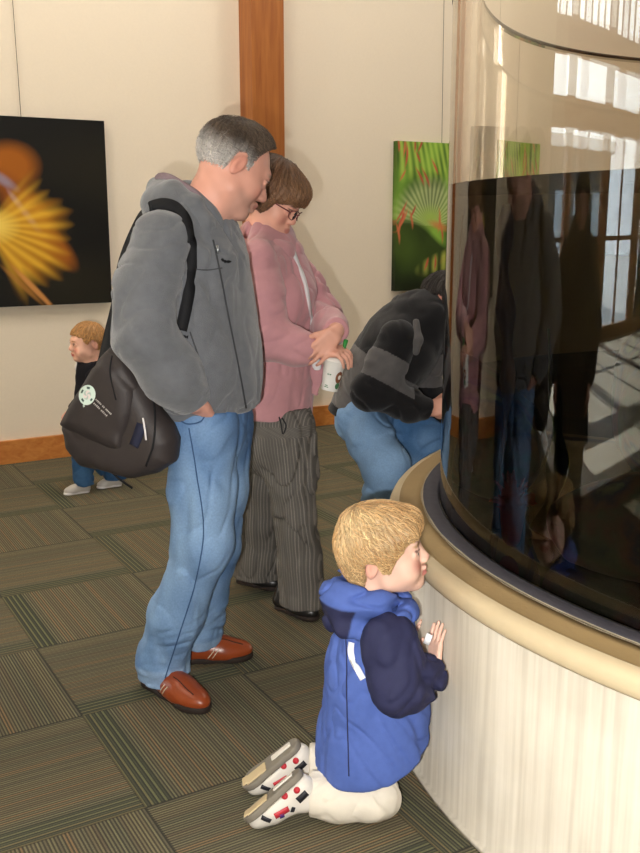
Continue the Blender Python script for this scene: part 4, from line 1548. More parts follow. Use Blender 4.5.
    for he, to in ((heel_r, toe_r), (heel_l, toe_l)):
        d = to - he
        L, W = np.linalg.norm(d), .085
        Rs = frame_xz(d, (0, 0, 1))
        v = V().frame(Rs, he, .92)
        shoe_shape(v, L / .92, W)
        s_ = sdf('shoe', v, .0045, M['black_leather'], wo)
        v = V().frame(Rs, he, .92)
        sole_shape(v, L / .92, W)
        sdf('sole', v, .0045, M['sole'], s_)
    return wo
woman = build_woman()

# paper cup hanging from her fingers
M['paper'] = mat('white_cup_paper', '#e9e6df', .6)
M['lid'] = mat('white_cup_lid', '#e2dfd8', .4)
M['cup_green'] = mat('cup_green_print', '#4d7a55', .6)
M['cup_brown'] = mat('cup_brown_print', '#7d4c32', .6)
M['stick_green'] = mat('green_splash_stick', '#2f8a3c', .4)
cb, ct = A(329.5, 390, 3.345), A(335, 360.5, 3.345)
ax = unit(ct - cb)
Hc = np.linalg.norm(ct - cb)
Rc = np.stack([unit(np.cross([0, 1, 0], ax)), np.cross(ax, unit(np.cross([0, 1, 0], ax))), ax], 1)
def around(prof, n=48, caps=True):
    vs, F = lathe(prof, (0, 0), n, caps)
    return vs @ Rc.T + cb, F
cup = mk('paper_cup', *around([(.0285, 0), (.029, .001), (.0385, Hc - .006), (.0405, Hc - .004), (.0405, Hc - .001), (.038, Hc)]), M['paper'], None, base=cb)
tag(cup, 'white paper coffee cup with green and brown print held by the woman', 'cup')
mk('lid', *around([(.0395, Hc - .004), (.042, Hc - .003), (.042, Hc + .002), (.037, Hc + .004), (.036, Hc + .011), (.033, Hc + .012)]), M['lid'], cup)
def patch(a0, a1, z0, z1, m, nm, lift=.0006, shape=None):
    vs, F = [], []
    nu, nv = 14, 10
    for i in range(nu + 1):
        for j in range(nv + 1):
            u, w = i / nu, j / nv
            z = z0 + (z1 - z0) * w
            half = math.sqrt(max(0, 1 - (2 * w - 1) ** 2)) if shape == 'round' else 1
            a = (a0 + a1) / 2 + (a1 - a0) / 2 * (2 * u - 1) * half
            r_ = .029 + (.0385 - .029) * z / (Hc - .006) + lift
            vs.append(cb + Rc @ np.array([r_ * math.cos(a), r_ * math.sin(a), z]))
    for i in range(nu):
        for j in range(nv):
            F.append((i * (nv + 1) + j, (i + 1) * (nv + 1) + j, (i + 1) * (nv + 1) + j + 1, i * (nv + 1) + j + 1))
    mk(nm, vs, F, m, cup)
fa = math.atan2(*(Rc.T @ np.array([0, -1.0, 0]))[[1, 0]])
patch(fa + .35, fa + 1.25, .030, .075, M['cup_brown'], 'brown_print', .0005, 'round')
patch(fa + .50, fa + 1.15, .010, .034, M['cup_green'], 'green_print', .0008, 'round')
patch(fa + .62, fa + 1.0, .045, .062, M['paper'], 'pale_print', .0010, 'round')
for k, (a0, a1, z0, z1) in enumerate([(-.55, -.40, .058, .062), (-.33, -.15, .058, .062), (-.75, -.25, .012, .015), (-.70, -.35, .018, .021)]):
    patch(fa + a0, fa + a1, z0, z1, M['cup_green'], 'small_print', .0006)
st0, st1 = ct + ax * .012 + Rc @ np.array([.022, .012, 0]), A(346, 340, 3.345)
mk('splash_stick', *tube([st0, st0 * .5 + st1 * .5, st1], [.003, .0055, .0085], 10), M['stick_green'], cup)
# ------------------------------------------------------------------ the black shoulder bag
M['nylon'] = mat('black_bag_nylon', '#352f2e', .55, noise=(18, .2), bump=(240, .35, .0015), spec=.35)
def build_bag():
    px = [(113, 346), (103, 359), (89, 383), (74, 404), (64, 425), (69, 447), (84, 465), (108, 472), (135, 478), (160, 472), (175, 462), (178, 440), (171, 424), (160, 410), (150, 385), (134, 358)]
    yc = lambda x: 2.80 - (x - 120) / 60 * .07
    o = A(120, 420, 2.80)
    Rb = frame_xz(A(176, 440, yc(176)) - A(66, 440, yc(66)), (0, 0, 1))
    pts = []
    for p in px:
        q = (A(*p, yc(p[0])) - o) @ Rb
        pts.append((q[0], q[2]))
    base = A(120, 470, 2.80)
    v = V().frame(Rb, o)
    v.poly(pts, .064, .070)
    v.disp(folds(.005, 14, 71, (1, 1, .8), fine=.6), .05)
    bag = sdf('shoulder_bag', v, .0055, M['nylon'], None, base)
    tag(bag, "black shoulder bag with a pale round badge hanging at the man's side", 'bag')
    # front flap
    fl = [(113, 350), (104, 360), (90, 384), (76, 404), (67, 422), (92, 437), (118, 449), (137, 452), (142, 432), (146, 412), (146, 385), (134, 360)]
    fp = []
    for p in fl:
        q = (A(*p, yc(p[0])) - o) @ Rb
        fp.append((q[0], q[2]))
    tb = bvh(bag)
    D = Rb @ np.array([0, 1, 0])
    vf = V().frame(Rb, o + Rb @ np.array([0, -.016, 0]))
    vf.poly(fp, .066, .07)
    vf.disp(folds(.005, 14, 75, (1, 1, .8), fine=.6), .05)
    flap = sdf('flap', vf, .0055, M['nylon'], bag)
    tf = bvh(flap)
    # piping, seams
    def seam(ps, w, m, nm, n=30, lift=.0006, th=.0025, tree=tb, parent=bag):
        z, nn = drape_seen(tree, ps, n, lift)
        return mk(nm, *ribbon(z, nn, w, th), m, parent)
    seam([(143, 418), (145, 428), (146.5, 440)], .005, M['white_cloth'], 'white_tab', 10, .002)
    seam([(152, 392), (155, 420), (153, 446), (146, 466)], .006, M['black_webbing'], 'side_seam')
    M['navy_mesh'] = mat('navy_mesh', '#23263a', .7)
    seam([(134, 446), (138, 436), (142, 424)], .030, M['navy_mesh'], 'mesh_pocket', 12, .001)
    seam([(112, 356), (110, 372), (116, 400)], .004, M['black_webbing'], 'flap_seam', 20, .0005, .0015, tf, flap)
    # badge: pale disc with darker ring marks and a pinkish middle
    M['badge'] = mat('badge_print', '#ffffff', .6, vcol=True)
    bc, e1, e2 = np.array([87.5, 395.0]), np.array([8.2, .6]), np.array([1.2, -10.0])
    us, fs, cs = [], [], []
    nr, na = 14, 48
    for i in range(nr + 1):
        for j in range(na):
            r_, a = i / nr, 2 * math.pi * j / na
            us.append(tuple(bc + r_ * (math.cos(a) * e1 + math.sin(a) * e2)))
            k = lin('#cfe0d6')
            if .58 < r_ < .82:
                if (math.sin(a * 5 + .6) > .1 and 1.2 < a < 4.4) or (math.sin(a * 7) > .35 and a > 5.0):
                    k = lin('#2f4a44')
            if r_ < .5:
                k = lin('#e2d5d2') if math.sin(a * 3 + r_ * 9) > -.3 else lin('#a8bdb4')
            if .5 < r_ < .56:
                k = lin('#9dbdae')
            cs.append(k)
    for i in range(nr):
        for j in range(na):
            fs.append((i * na + j, i * na + (j + 1) % na, (i + 1) * na + (j + 1) % na, (i + 1) * na + j))
    z, nn = drape_seen(tf, us, 0, .0015)
    mk('round_badge', z, fs, M['badge'], flap, col=np.array(cs))
    seam([(85.0, 403.5), (84, 405.5), (84.5, 407)], .006, M['badge_tail'] if 'badge_tail' in M else mat('badge_tail', '#c4d6cc', .6), 'badge_tail', 5, .0016, .0005, tf, flap)
    # two slanting lines of small white lettering, too blurred to read
    mw = mat('white_lettering', '#c9c4bf', .6)
    rg = np.random.default_rng(3)
    for row, (x0, y0, words) in enumerate([(96.2, 399.6, (5, 2, 5)), (94.3, 403.5, (5, 5))]):
        t = 0.0
        dx, dy = (113.5 - 96.2), (416.5 - 399.6)
        step = 1.0 / (13.5 if row == 0 else 12.5)
        for wi, nlet in enumerate(words):
            for k in range(nlet):
                cx, cy = x0 + dx * t, y0 + dy * t
                hgt = rg.uniform(.9, 1.45)
                seam([(cx + .62 * hgt, cy - .62 * hgt), (cx, cy), (cx - .62 * hgt * .6, cy + .62 * hgt * .6)], .0026, mw, 'lettering', 4, .0016, .0004, tf, flap)
                t += step * .92
            t += step * .7
    # strap: from the back of the bag up behind the arm, over the shoulder, down the chest and under the arm
    S, Fd = man_info['S'], man_info['F']
    jt = man_info['tr']
    # one surface of jacket, sleeve and hood
    parts = [c for c in man.children if c.name.split('.')[0] in ('jacket', 'sleeve', 'hood')]
    vs, fs2 = [], []
    for p in parts:
        co = np.empty(len(p.data.vertices) * 3, np.float32)
        p.data.vertices.foreach_get('co', co)
        b = len(vs)
        vs += (co.reshape(-1, 3) + world_loc(p)).tolist()
        fs2 += [tuple(b + i for i in q.vertices) for q in p.data.polygons]
    tm = BVHTree.FromPolygons(vs, fs2)
    z, nn = drape_seen(tm, [(152, 207), (163, 204), (176, 208), (187, 224), (191, 250), (189.5, 285), (185, 312), (181, 330)], 60, .002)
    for _ in range(3):
        z[1:-1] = (z[:-2] + 2 * z[1:-1] + z[2:]) / 4
        nn[1:-1] = (nn[:-2] + 2 * nn[1:-1] + nn[2:]) / 4
    mk('strap', *ribbon(z, nn, .034, .004), M['black_webbing'], bag)
    back = spline([z[0], A(140, 222, 2.93), A(124, 262, 2.97), A(117, 305, 2.92), A(110, 335, 2.88), A(104, 362, 2.83)], 40)
    nb = np.tile(unit([-.55, -.83, .1]), (40, 1))
    nb[:8] = np.linspace(nn[0], nb[8], 8)
    mk('strap', *ribbon(back, nb, np.linspace(.034, .05, 40), .004), M['black_webbing'], bag)
    v = V().frame(Rb, A(112, 356, 2.82))
    v.box((0, 0, 0), (.022, .012, .014), .006)
    sdf('strap_buckle', v, .003, M['black_plastic'], bag)
    mk('hanging_strap_end', *tube(spline([A(112, 472, 2.78), A(118, 478, 2.77), A(126, 484, 2.79), A(132, 488, 2.80)], 14), .004, 6), M['black_webbing'], bag)
    return bag
bag = build_bag()
# ------------------------------------------------------------------ the kneeling boy
M['blue_shell'] = mat('blue_jacket_cloth', '#4f66ac', .75, noise=(60, .12), bump=(350, .35, .0015), spec=.25)
M['navy_shell'] = mat('navy_jacket_cloth', '#2b2d4c', .75, noise=(60, .12), bump=(350, .35, .0015), spec=.25)
M['reflective'] = mat('flash_white_reflective_tape', '#fafbff', .3, spec=.8)  # near-white base stands in for the tape's glow in the flash
M['white_cotton'] = mat('off_white_trouser_cloth', '#ddd5c6', .9, noise=(40, .06), bump=(300, .3, .0015), spec=.1)
M['blond_hair'] = mat('blond_hair', '#ffffff', .42, vcol=True, st=True, noise=(10, .30), bump=(10, .55, .003), spec=.45)
M['shoe_white'] = mat('white_shoe_leather', '#d8d2c8', .5)
M['shoe_sole'] = mat('grey_shoe_sole', '#7f786c', .75, noise=(60, .15))
M['shoe_tan'] = mat('tan_sole_patch', '#c8b48e', .7)
M['shoe_dark'] = mat('black_shoe_panel', '#26262b', .5)
M['shoe_red'] = mat('red_shoe_badge', '#b8303a', .45)
M['shoe_purple'] = mat('purple_shoe_print', '#4a3a86', .5)

def build_boy():
    F = np.array([.995, .08, 0])
    S = np.array([.08, -.995, 0])
    hd, hs = A(385, 555, 2.35), .97
    Rh = frame_xz((.97, -.12, .17), (-.17, .0, 1))
    neck, upper, chest, belly, hip = A(369, 597, 2.35), A(371, 628, 2.36), A(375, 668, 2.36), A(376, 710, 2.36), A(374, 742, 2.36)
    sh_r, el_r, wr_r = A(389, 640, 2.235), A(398, 689, 2.185), A(433, 671, 2.275)
    sh_l, el_l, wr_l = A(387, 634, 2.47), A(383, 682, 2.485), A(411, 662, 2.435)
    kn_r, an_r = np.array([.150, 2.275, .064]), np.array([-.030, 2.285, .075])
    kn_l, an_l = np.array([.155, 2.440, .064]), np.array([-.030, 2.425, .075])
    hp_r, hp_l = hip + S * .075, hip - S * .075
    base = np.array([hip[0], hip[1], 0])
    shoes = [(np.array([-.048, 2.275, .140]), np.array([-.196, 2.242, .020]), np.array([.68, -.16, -.70]), an_r), (np.array([-.056, 2.412, .146]), np.array([-.212, 2.385, .024]), np.array([.70, .06, -.71]), an_l)]
    v = V()
    v.frame(Rh, hd, hs)
    head_shape(v, 1.0)
    v.frame()
    v.cap(hd + Rh @ np.array([-.035, 0, -.05]), neck + np.array([0, 0, -.03]), .045, .048, .025)
    v.path([neck, upper, chest, hip], [.045, .07, .08, .085], .04, (F, .8))
    v.path([upper, sh_r, el_r, wr_r], [.05, .036, .030, .022], .02)
    v.path([upper, sh_l, el_l, wr_l], [.05, .036, .030, .022], .02)
    v.path([hip, hp_r + np.array([-.02, .02, -.02]), kn_r + np.array([-.02, 0, -.018]), an_r], [.06, .045, .032, .026], .02)
    v.path([hip, hp_l + np.array([-.02, -.02, -.02]), kn_l + np.array([-.02, 0, -.018]), an_l], [.06, .045, .032, .026], .02)
    for he, to, up, an in shoes:
        d = unit(to - he)
        v.path([an, he + d * .04 + unit(up) * .025, he + d * .13 + unit(up) * .018], [.026, .022, .016], .01)
    hand_shape(v, wr_r + np.array([.004, .012, .004]), (.10, .30, .95), (-.90, -.42, .15), 1, .70, (.10, .12, .12), .10, .55)
    hand_shape(v, wr_l + np.array([.0, .0, .01]), (.15, .1, .95), (-.95, .2, .15), -1, .68, (.1, .15, .1), .10, .55)
    boy = person('small blond boy kneeling in a blue hooded jacket at the concrete plinth', v, .0034, base, Rh, hd, hs, '#ecc0ab', lips='#d28078', brow='#b08a5c', iris='#4a4a48', blush=.75)
    # blond hair
    v = V().frame(Rh, hd, hs)
    def ex(v):
        v.ell((-.018, 0, .040), (.100, .091, .096), .03)
        v.ell((-.066, 0, -.020), (.042, .064, .060), .04)
        v.ell((.056, .012, .082), (.056, .070, .040), .03)
        for s in (1, -1):
            v.ell((.0, s * .070, .020), (.055, .034, .052), .03)
            v.ell((.050, s * .058, .060), (.048, .030, .036), .03)
        v.ell((-.020, -.02, .118), (.075, .062, .024), .03)
    hair_shape(v, [(-.16, -.075), (-.09, -.085), (-.068, -.072), (-.054, -.035), (-.050, .014), (-.034, .022), (-.012, .018), (-.004, -.012), (.014, -.018), (.024, .004), (.046, .026), (.062, .044), (.080, .056), (.14, .058)], .010, ex, .0016, 15, 64, (-.055, .0))
    def hc(P):
        q = (P - hd) @ Rh / hs
        a = np.arctan2(q[:, 1], q[:, 0] + .055)
        w = np.clip(.5 + .32 * np.sin(a * 64 + 3 * noise(q, 20, 15)) + .35 * noise(q * np.array([1, 2, 1]), 26, 4), 0, 1)[:, None]
        return lin('#b48a58') * (1 - w) + lin('#efd3a2') * w
    hair(v, .0032, M['blond_hair'], boy, hc, Rh, hd, hs, 2400, .060, (-.055, 0), (.1, .1, -.35), .0014, .005, 5, .22)
    # jacket
    v = V()
    v.path([upper + np.array([0, 0, -.005]), chest, belly, hip + np.array([-.008, 0, .0]), hip + np.array([-.008, 0, -.05])], [.098, .132, .142, .147, .154], .05, (F, .92))
    v.cap(sh_r + S * -.03, sh_l + S * .03, .058, .058, .04)
    v.ell(hip + np.array([.03, 0, -.04]), (.125, .145, .13), .05)
    v.disp(folds(.012, 28, 81, (1, 1, .7)), .03)
    v.cut(A(372, 757, 2.32), (.34, .20, -1), .014)
    jk = sdf('jacket', v, .0045, M['blue_shell'], boy)
    # hood lying round the neck
    v = V()
    ring = []
    for a in np.linspace(0.32, 5.96, 30):
        ca, sa = math.cos(a), math.sin(a)
        ring.append(neck + F * (.082 * ca + (.012 if ca > 0 else 0)) + S * (.082 * sa) + np.array([-.002, 0, .026 + .006 * (1 - ca) - .026 * max(0, ca)]))
    v.path(ring, .0135, .012)
    v.path([p + unit((p - neck) * np.array([1, 1, 0])) * .014 - np.array([0, 0, .030]) for p in ring], [.019] * 30, .022)
    v.path([neck + np.array([-.070, -.045, -.03]), neck + np.array([-.074, -.0, -.055]), neck + np.array([-.070, .05, -.03])], [.028, .036, .028], .03)
    v.path([neck + np.array([-.06, -.085, -.045]), neck + np.array([.02, -.098, -.060]), neck + np.array([.075, -.070, -.055])], [.028, .024, .015], .025)
    v.path([neck + np.array([-.06, .085, -.045]), neck + np.array([.02, .098, -.060]), neck + np.array([.075, .060, -.055])], [.028, .024, .015], .025)
    v.disp(folds(.013, 27, 85, (.8, .8, 1.2)), .03)
    def hoodc(P):
        q = P - neck
        w = np.clip((-.060 + .25 * (q[:, 2] + .05) - q @ F) / .005, 0, 1) * np.clip((.010 - q[:, 2]) / .005, 0, 1)
        return lerp(np.tile(lin('#4f66ac'), (len(P), 1)), lin('#2b2d4c'), w)
    sdf('hood', v, .0036, mat('blue_hood_cloth', '#ffffff', .75, vcol=True, noise=(60, .12), bump=(350, .35, .0015), spec=.25), jk, None, hoodc)
    # collar points at the front with the zip
    v = V()
    c0 = neck + F * .088 + np.array([0, -.03, -.03])
    v.path([c0, c0 + np.array([.016, .012, -.040]), c0 + np.array([.028, .018, -.085])], [.016, .014, .007], .01, ((.4, 1, 0), .6))
    sdf('collar_flap', v, .003, M['blue_shell'], jk)
    v = V().box(c0 + np.array([.031, .012, -.082]), (.004, .003, .010), .002)
    sdf('zip_pull', v, .0018, M['steel'], jk)
    for sh, el, wr, sd in ((sh_r, el_r, wr_r, 91), (sh_l, el_l, wr_l, 94)):
        v = V()
        v.path([sh + np.array([0, 0, .0]), sh * .5 + el * .5, el, el * .45 + wr * .55 + np.array([0, 0, -.004]), wr], [.070, .068, .062, .054, .040], .03)
        v.disp(folds(.014, 38, sd, (1.2, .8, .8), frame_xz(unit(wr - sh), (1, 0, .6))), .03)
        v.cut(wr + unit(wr - el) * .004, unit(wr - el), .006)
        sl = sdf('sleeve', v, .004, M['navy_shell'], jk)
        d = unit(wr - el)
        u1 = unit(np.cross(d, [0, 1, .2]))
        u2 = np.cross(d, u1)
        ring = [wr - d * .002 + .034 * (math.cos(a) * u1 + math.sin(a) * u2) for a in np.linspace(0, 6.283, 25)[:-1]]
        mk('cuff', *tube(ring, .0075, 8, True), M['navy_shell'], sl)
        tab = [wr + d * .006 + .034 * (math.cos(a) * u1 + math.sin(a) * u2) + d * .004 for a in np.linspace(1.0, 2.2, 8)]
        if sh is sh_r:
            srt = sl
    tj = bvh(jk)
    z, nn = drape_seen(tj, [(352, 642), (351, 652), (354, 662), (359, 671), (363.5, 679)], 24, .002)
    mk('reflective_strip', *ribbon(z, nn, np.array([.016] * 24), .003), M['reflective'], jk)
    z, nn = drape_seen(bvh(srt), [(425, 640), (429, 637), (433, 637)], 0, .003)
    mk('reflective_tab', *ribbon(np.array([A(426.5, 643, 2.245), A(428, 639, 2.243), A(430, 634, 2.245)]), np.array([[-.2, -1, .3]] * 3), .016, .006), M['reflective'], srt)
    z, nn = drape_seen(tj, [(339, 600), (346, 640), (347, 700), (349, 776)], 40, .0004)
    mk('back_seam', *ribbon(z, nn, .003, .0012), M['navy_shell'], jk)
    # trousers
    v = V()
    v.path([hp_r + np.array([-.02, .03, -.03]), kn_r + np.array([-.016, .008, -.004])], [.056, .055], .02)
    v.path([hp_l + np.array([-.02, -.02, -.03]), kn_l + np.array([-.016, -.004, -.004])], [.056, .055], .02)
    v.path([kn_r, kn_r * .45 + an_r * .55 + np.array([0, 0, -.008]), an_r + np.array([.008, 0, -.008])], [.064, .060, .056], .03)
    v.path([kn_l, kn_l * .45 + an_l * .55 + np.array([0, 0, -.008]), an_l + np.array([.008, 0, -.008])], [.064, .060, .056], .03)
    v.disp(folds(.008, 34, 101, (.8, 1.2, 1)), .03)
    v.cut((0, 0, .003), (0, 0, -1))
    v.cut(an_r + np.array([.0, 0, 0]), (-1, 0, .0), .006)
    sdf('trousers', v, .0042, M['white_cotton'], boy)
    # trainers standing on their toes
    for he, to, up, an in shoes:
        R = frame_xz(to - he, up)
        sc = .74
        L, W = np.linalg.norm(to - he) / sc, .104
        v = V().frame(R, he, sc)
        shoe_shape(v, L, W)
        s_ = sdf('shoe', v, .003, M['shoe_white'], boy)
        v = V().frame(R, he, sc)
        sole_shape(v, L, W * 1.04, .024, -.010)
        so = sdf('sole', v, .003, M['shoe_sole'], s_)
        g = lambda x, y, z: he + R @ (np.array([x * L, y * W, z]) * sc)
        # tan tread patches on the sole
        v = V().frame(R, he, sc)
        v.box((.74 * L, -.01, -.012), (.17 * L, .030, .004), .004)
        v.box((.93 * L, .0, -.012), (.05 * L, .026, .004), .004)
        sdf('tread_patch', v, .003, M['shoe_tan'], so)
        v = V().frame(R, he, sc)
        v.box((.30 * L, .006, -.012), (.17 * L, .016, .004), .004)
        sdf('white_tread', v, .003, M['shoe_white'], so)
        ts = bvh(s_)
        side = R @ np.array([0, 1, 0])
        def spot(x, z, rad, m, nm, sgn):
            o_, n_ = drape(ts, [g(x, -sgn * .8, z)], side * sgn, .001)
            c, n = o_[0], n_[0]
            u1 = unit(np.cross(n, R @ np.array([0, 0, 1])))
            u2 = np.cross(n, u1)
            pts = [c + n * .0025 + rad * (math.cos(a) * u1 + math.sin(a) * u2) for a in np.linspace(0, 6.283, 21)[:-1]]
            low = [p - n * .005 for p in pts]
            k = len(pts)
            mk(nm, np.array(pts + low), [tuple(range(k))] + [(i, i + k, (i + 1) % k + k, (i + 1) % k) for i in range(k)], m, s_)
        def panel(x0, z0, x1, z1, w, m, nm, sgn, n=8):
            pts = [g(x0 + (x1 - x0) * t, -sgn * .8, z0 + (z1 - z0) * t) for t in np.linspace(0, 1, n)]
            o_, n_ = drape(ts, pts, side * sgn, .0008)
            mk(nm, *ribbon(o_, n_, w, .0018), m, s_)
        for sg in (1, -1):
            spot(.18, .030, .0085, M['shoe_red'], 'red_badge', sg)
            spot(.36, .020, .0085, M['shoe_red'], 'red_badge', sg)
            panel(.10, .058, .26, .060, .018, M['shoe_dark'], 'heel_panel', sg)
            panel(.42, .060, .62, .046, .016, M['shoe_red'], 'red_panel', sg)
            panel(.52, .066, .58, .060, .012, M['shoe_purple'], 'purple_panel', sg)
            panel(.70, .050, .76, .020, .012, M['shoe_dark'], 'toe_panel', sg)
            panel(.36, .068, .42, .078, .010, M['shoe_dark'], 'strap_panel', sg)
        v = V().frame(R, he, sc).path([(-.006, -.01, .085), (-.014, 0, .095), (-.006, .01, .085)], .006, .003)
        sdf('heel_loop', v, .002, M['shoe_dark'], s_)
    return boy
boy = build_boy()
# ------------------------------------------------------------------ the man bending over behind the tank
M['black_fleece'] = mat('black_fleece', '#1f1e1f', .95, noise=(30, .2), bump=(300, .5, .003), spec=.1, sheen=.15)
M['charcoal_fleece'] = mat('charcoal_fleece', '#5b5857', .95, noise=(30, .2), bump=(300, .5, .003), spec=.1, sheen=.2)
M['dark_hair'] = mat('dark_hair', '#ffffff', .5, vcol=True, st=True, noise=(9, .35), bump=(9, .6, .004), spec=.4)
def build_crouch():
    F = np.array([.97, -.24, 0])
    S = np.array([-.24, -.97, 0])
    hip, mid, chest, upper, neck = A(364, 404, 4.06), A(382, 372, 4.06), A(401, 345, 4.07), A(415, 327, 4.07), A(431, 316, 4.07)
    spine = unit(upper - hip)
    nf = unit(np.cross(spine, S))
    hd, hs = A(446, 307, 4.08), 1.04
    Rh = frame_xz((.80, -.50, -.34), (.4, 0, 1))
    sh_r, el_r, wr_r = A(398, 340, 3.88), A(372, 391, 3.84), A(429, 409, 3.90)
    sh_l, el_l, wr_l = A(426, 334, 4.26), A(424, 396, 4.27), A(440, 412, 4.16)
    hp_r, kn_r, an_r = A(361, 418, 3.96), A(386, 466, 3.78), np.array([.235, 3.96, .10])
    hp_l, kn_l, an_l = A(378, 412, 4.16), A(425, 440, 4.06), np.array([.42, 4.22, .10])
    base = np.array([.30, 4.08, 0])
    v = V()
    v.frame(Rh, hd, hs)
    head_shape(v)
    v.frame()
    v.cap(hd + Rh @ np.array([-.03, 0, -.055]), neck, .058, .064, .03)
    v.path([neck, upper, chest, mid, hip], [.06, .10, .12, .12, .12], .05, (nf, .75))
    v.path([upper, sh_r, el_r, wr_r], [.075, .05, .045, .032], .03)
    v.path([upper, sh_l, el_l, wr_l], [.075, .05, .045, .032], .03)
    feet = []
    for hp, kn, an in ((hp_r, kn_r, an_r), (hp_l, kn_l, an_l)):
        v.path([hip, hp, kn, an], [.10, .085, .055, .042], .03)
        he = np.array([an[0] - .05, an[1], 0])
        to = he + np.array([.27, -.05, 0])
        feet.append((he, to))
        d = unit(to - he)
        v.cap(an, he + d * .06 + np.array([0, 0, .05]), .04, .035, .02)
        v.cap(he + d * .06 + np.array([0, 0, .045]), he + d * .2 + np.array([0, 0, .035]), .03, .026, .02)
    hand_shape(v, wr_r + np.array([.012, .0, .0]), (.75, -.1, .25), (-.3, -.9, .35), 1, 1.0, (.35, .4, .3), .05, .5)
    hand_shape(v, wr_l, (.7, 0, .3), (-.3, .9, .3), -1, 1.0, (.35, .4, .3), .05, .5)
    p = person('dark haired man bending over in a black and grey fleece top behind the aquarium', v, .0048, base, Rh, hd, hs, '#d79d86', brow='#33261e', blush=.5)
    v = V().frame(Rh, hd, hs)
    hair_shape(v, [(-.13, -.055), (-.06, -.060), (-.042, -.03), (-.034, .03), (-.016, .038), (.004, .034), (.014, .000), (.028, .004), (.040, .050), (.075, .068), (.13, .085)], .014, None, .003, 25, 50)
    hair(v, .004, M['dark_hair'], p, lambda P: np.tile(lin('#241c18'), (len(P), 1)), Rh, hd, hs, 900, .04, (-.05, 0), (.1, 0, -.3), .0015, .004, 6)
    # top: black yoke, grey band, grey waist, black hem
    v = V()
    v.path([upper, chest, mid, hip + spine * -.09], [.165, .195, .182, .150], .06, (nf, .80))
    v.cap(sh_r + S * -.03, sh_l + S * .03, .080, .080, .05)
    v.cap(neck - spine * .02, upper, .095, .13, .05)
    v.disp(folds(.011, 22, 111, (1, 1, 1)), .04)
    v.cut(hip + spine * -.080, -spine + np.array([.15, 0, -.25]), .02)
    P, Fq = v.mesh(.006)
    P = smooth(P, Fq, 1)
    c = P[Fq].mean(1)
    t = (c - hip) @ spine / np.linalg.norm(upper - hip)
    w = (c - hip) @ nf
    mi = np.where(t > .50, 0, 1)
    mi = np.where(t < -.16, 0, mi)
    mk('fleece_top', P, Fq, None, p, mats=[M['black_fleece'], M['charcoal_fleece']], midx=mi)
    v = V()
    cn = neck - spine * .005
    a1, a2 = unit(np.cross(spine, S)), S
    v.path([cn + .085 * (math.cos(a) * a1 + math.sin(a) * a2) for a in np.linspace(.4, 5.9, 22)], .020, .01)
    v.path([A(416, 322, 3.86), A(418, 340, 3.83), A(416, 352, 3.82)], [.014, .018, .014], .02)
    sdf('collar', v, .005, M['charcoal_fleece'], p)
    for sh, el, wr, sd in ((sh_r, el_r, wr_r, 121), (sh_l, el_l, wr_l, 124)):
        v = V()
        v.path([sh, sh * .5 + el * .5, el, el * .45 + wr * .55 + np.array([0, 0, -.01]), wr], [.080, .078, .074, .068, .050], .05)
        v.disp(folds(.011, 24, sd), .04)
        v.cut(wr, unit(wr - el), .01)
        P, Fq = v.mesh(.006)
        P = smooth(P, Fq, 1)
        c = P[Fq].mean(1)
        t = np.clip(((c - sh) @ (el - sh)) / ((el - sh) @ (el - sh)), -1, 2)
        fa_ = ((c - el) @ unit(wr - el))
        mi = np.where((t > .30) & (t < .80) & (fa_ < .16), 1, 0)
        mk('sleeve', P, Fq, None, p, mats=[M['black_fleece'], M['charcoal_fleece']], midx=mi)
    v = V()
    v.path([hip + np.array([.02, 0, 0]), hip - spine * .05 + np.array([.03, 0, 0])], [.148, .145], .05, (nf, .85))
    for hp, kn, an in ((hp_r, kn_r, an_r), (hp_l, kn_l, an_l)):
        v.path([hp, hp * .5 + kn * .5, kn, kn * .4 + an * .6, an + np.array([0, 0, -.03])], [.104, .098, .088, .080, .084], .04)
    v.disp(folds(.012, 26, 131), .04)
    v.cut((0, 0, .05), (0, 0, -1))
    sdf('jeans', v, .006, M['denim'], p, None, denim_color('#456a94', '#7f9fc2', 8))
    for he, to in feet:
        d = to - he
        L, W = np.linalg.norm(d), .10
        Rs = frame_xz(d, (0, 0, 1))
        v = V().frame(Rs, he)
        shoe_shape(v, L, W)
        s_ = sdf('shoe', v, .006, M['black_leather'], p)
        v = V().frame(Rs, he)
        sole_shape(v, L, W)
        sdf('sole', v, .006, M['sole'], s_)
    return p
build_crouch()

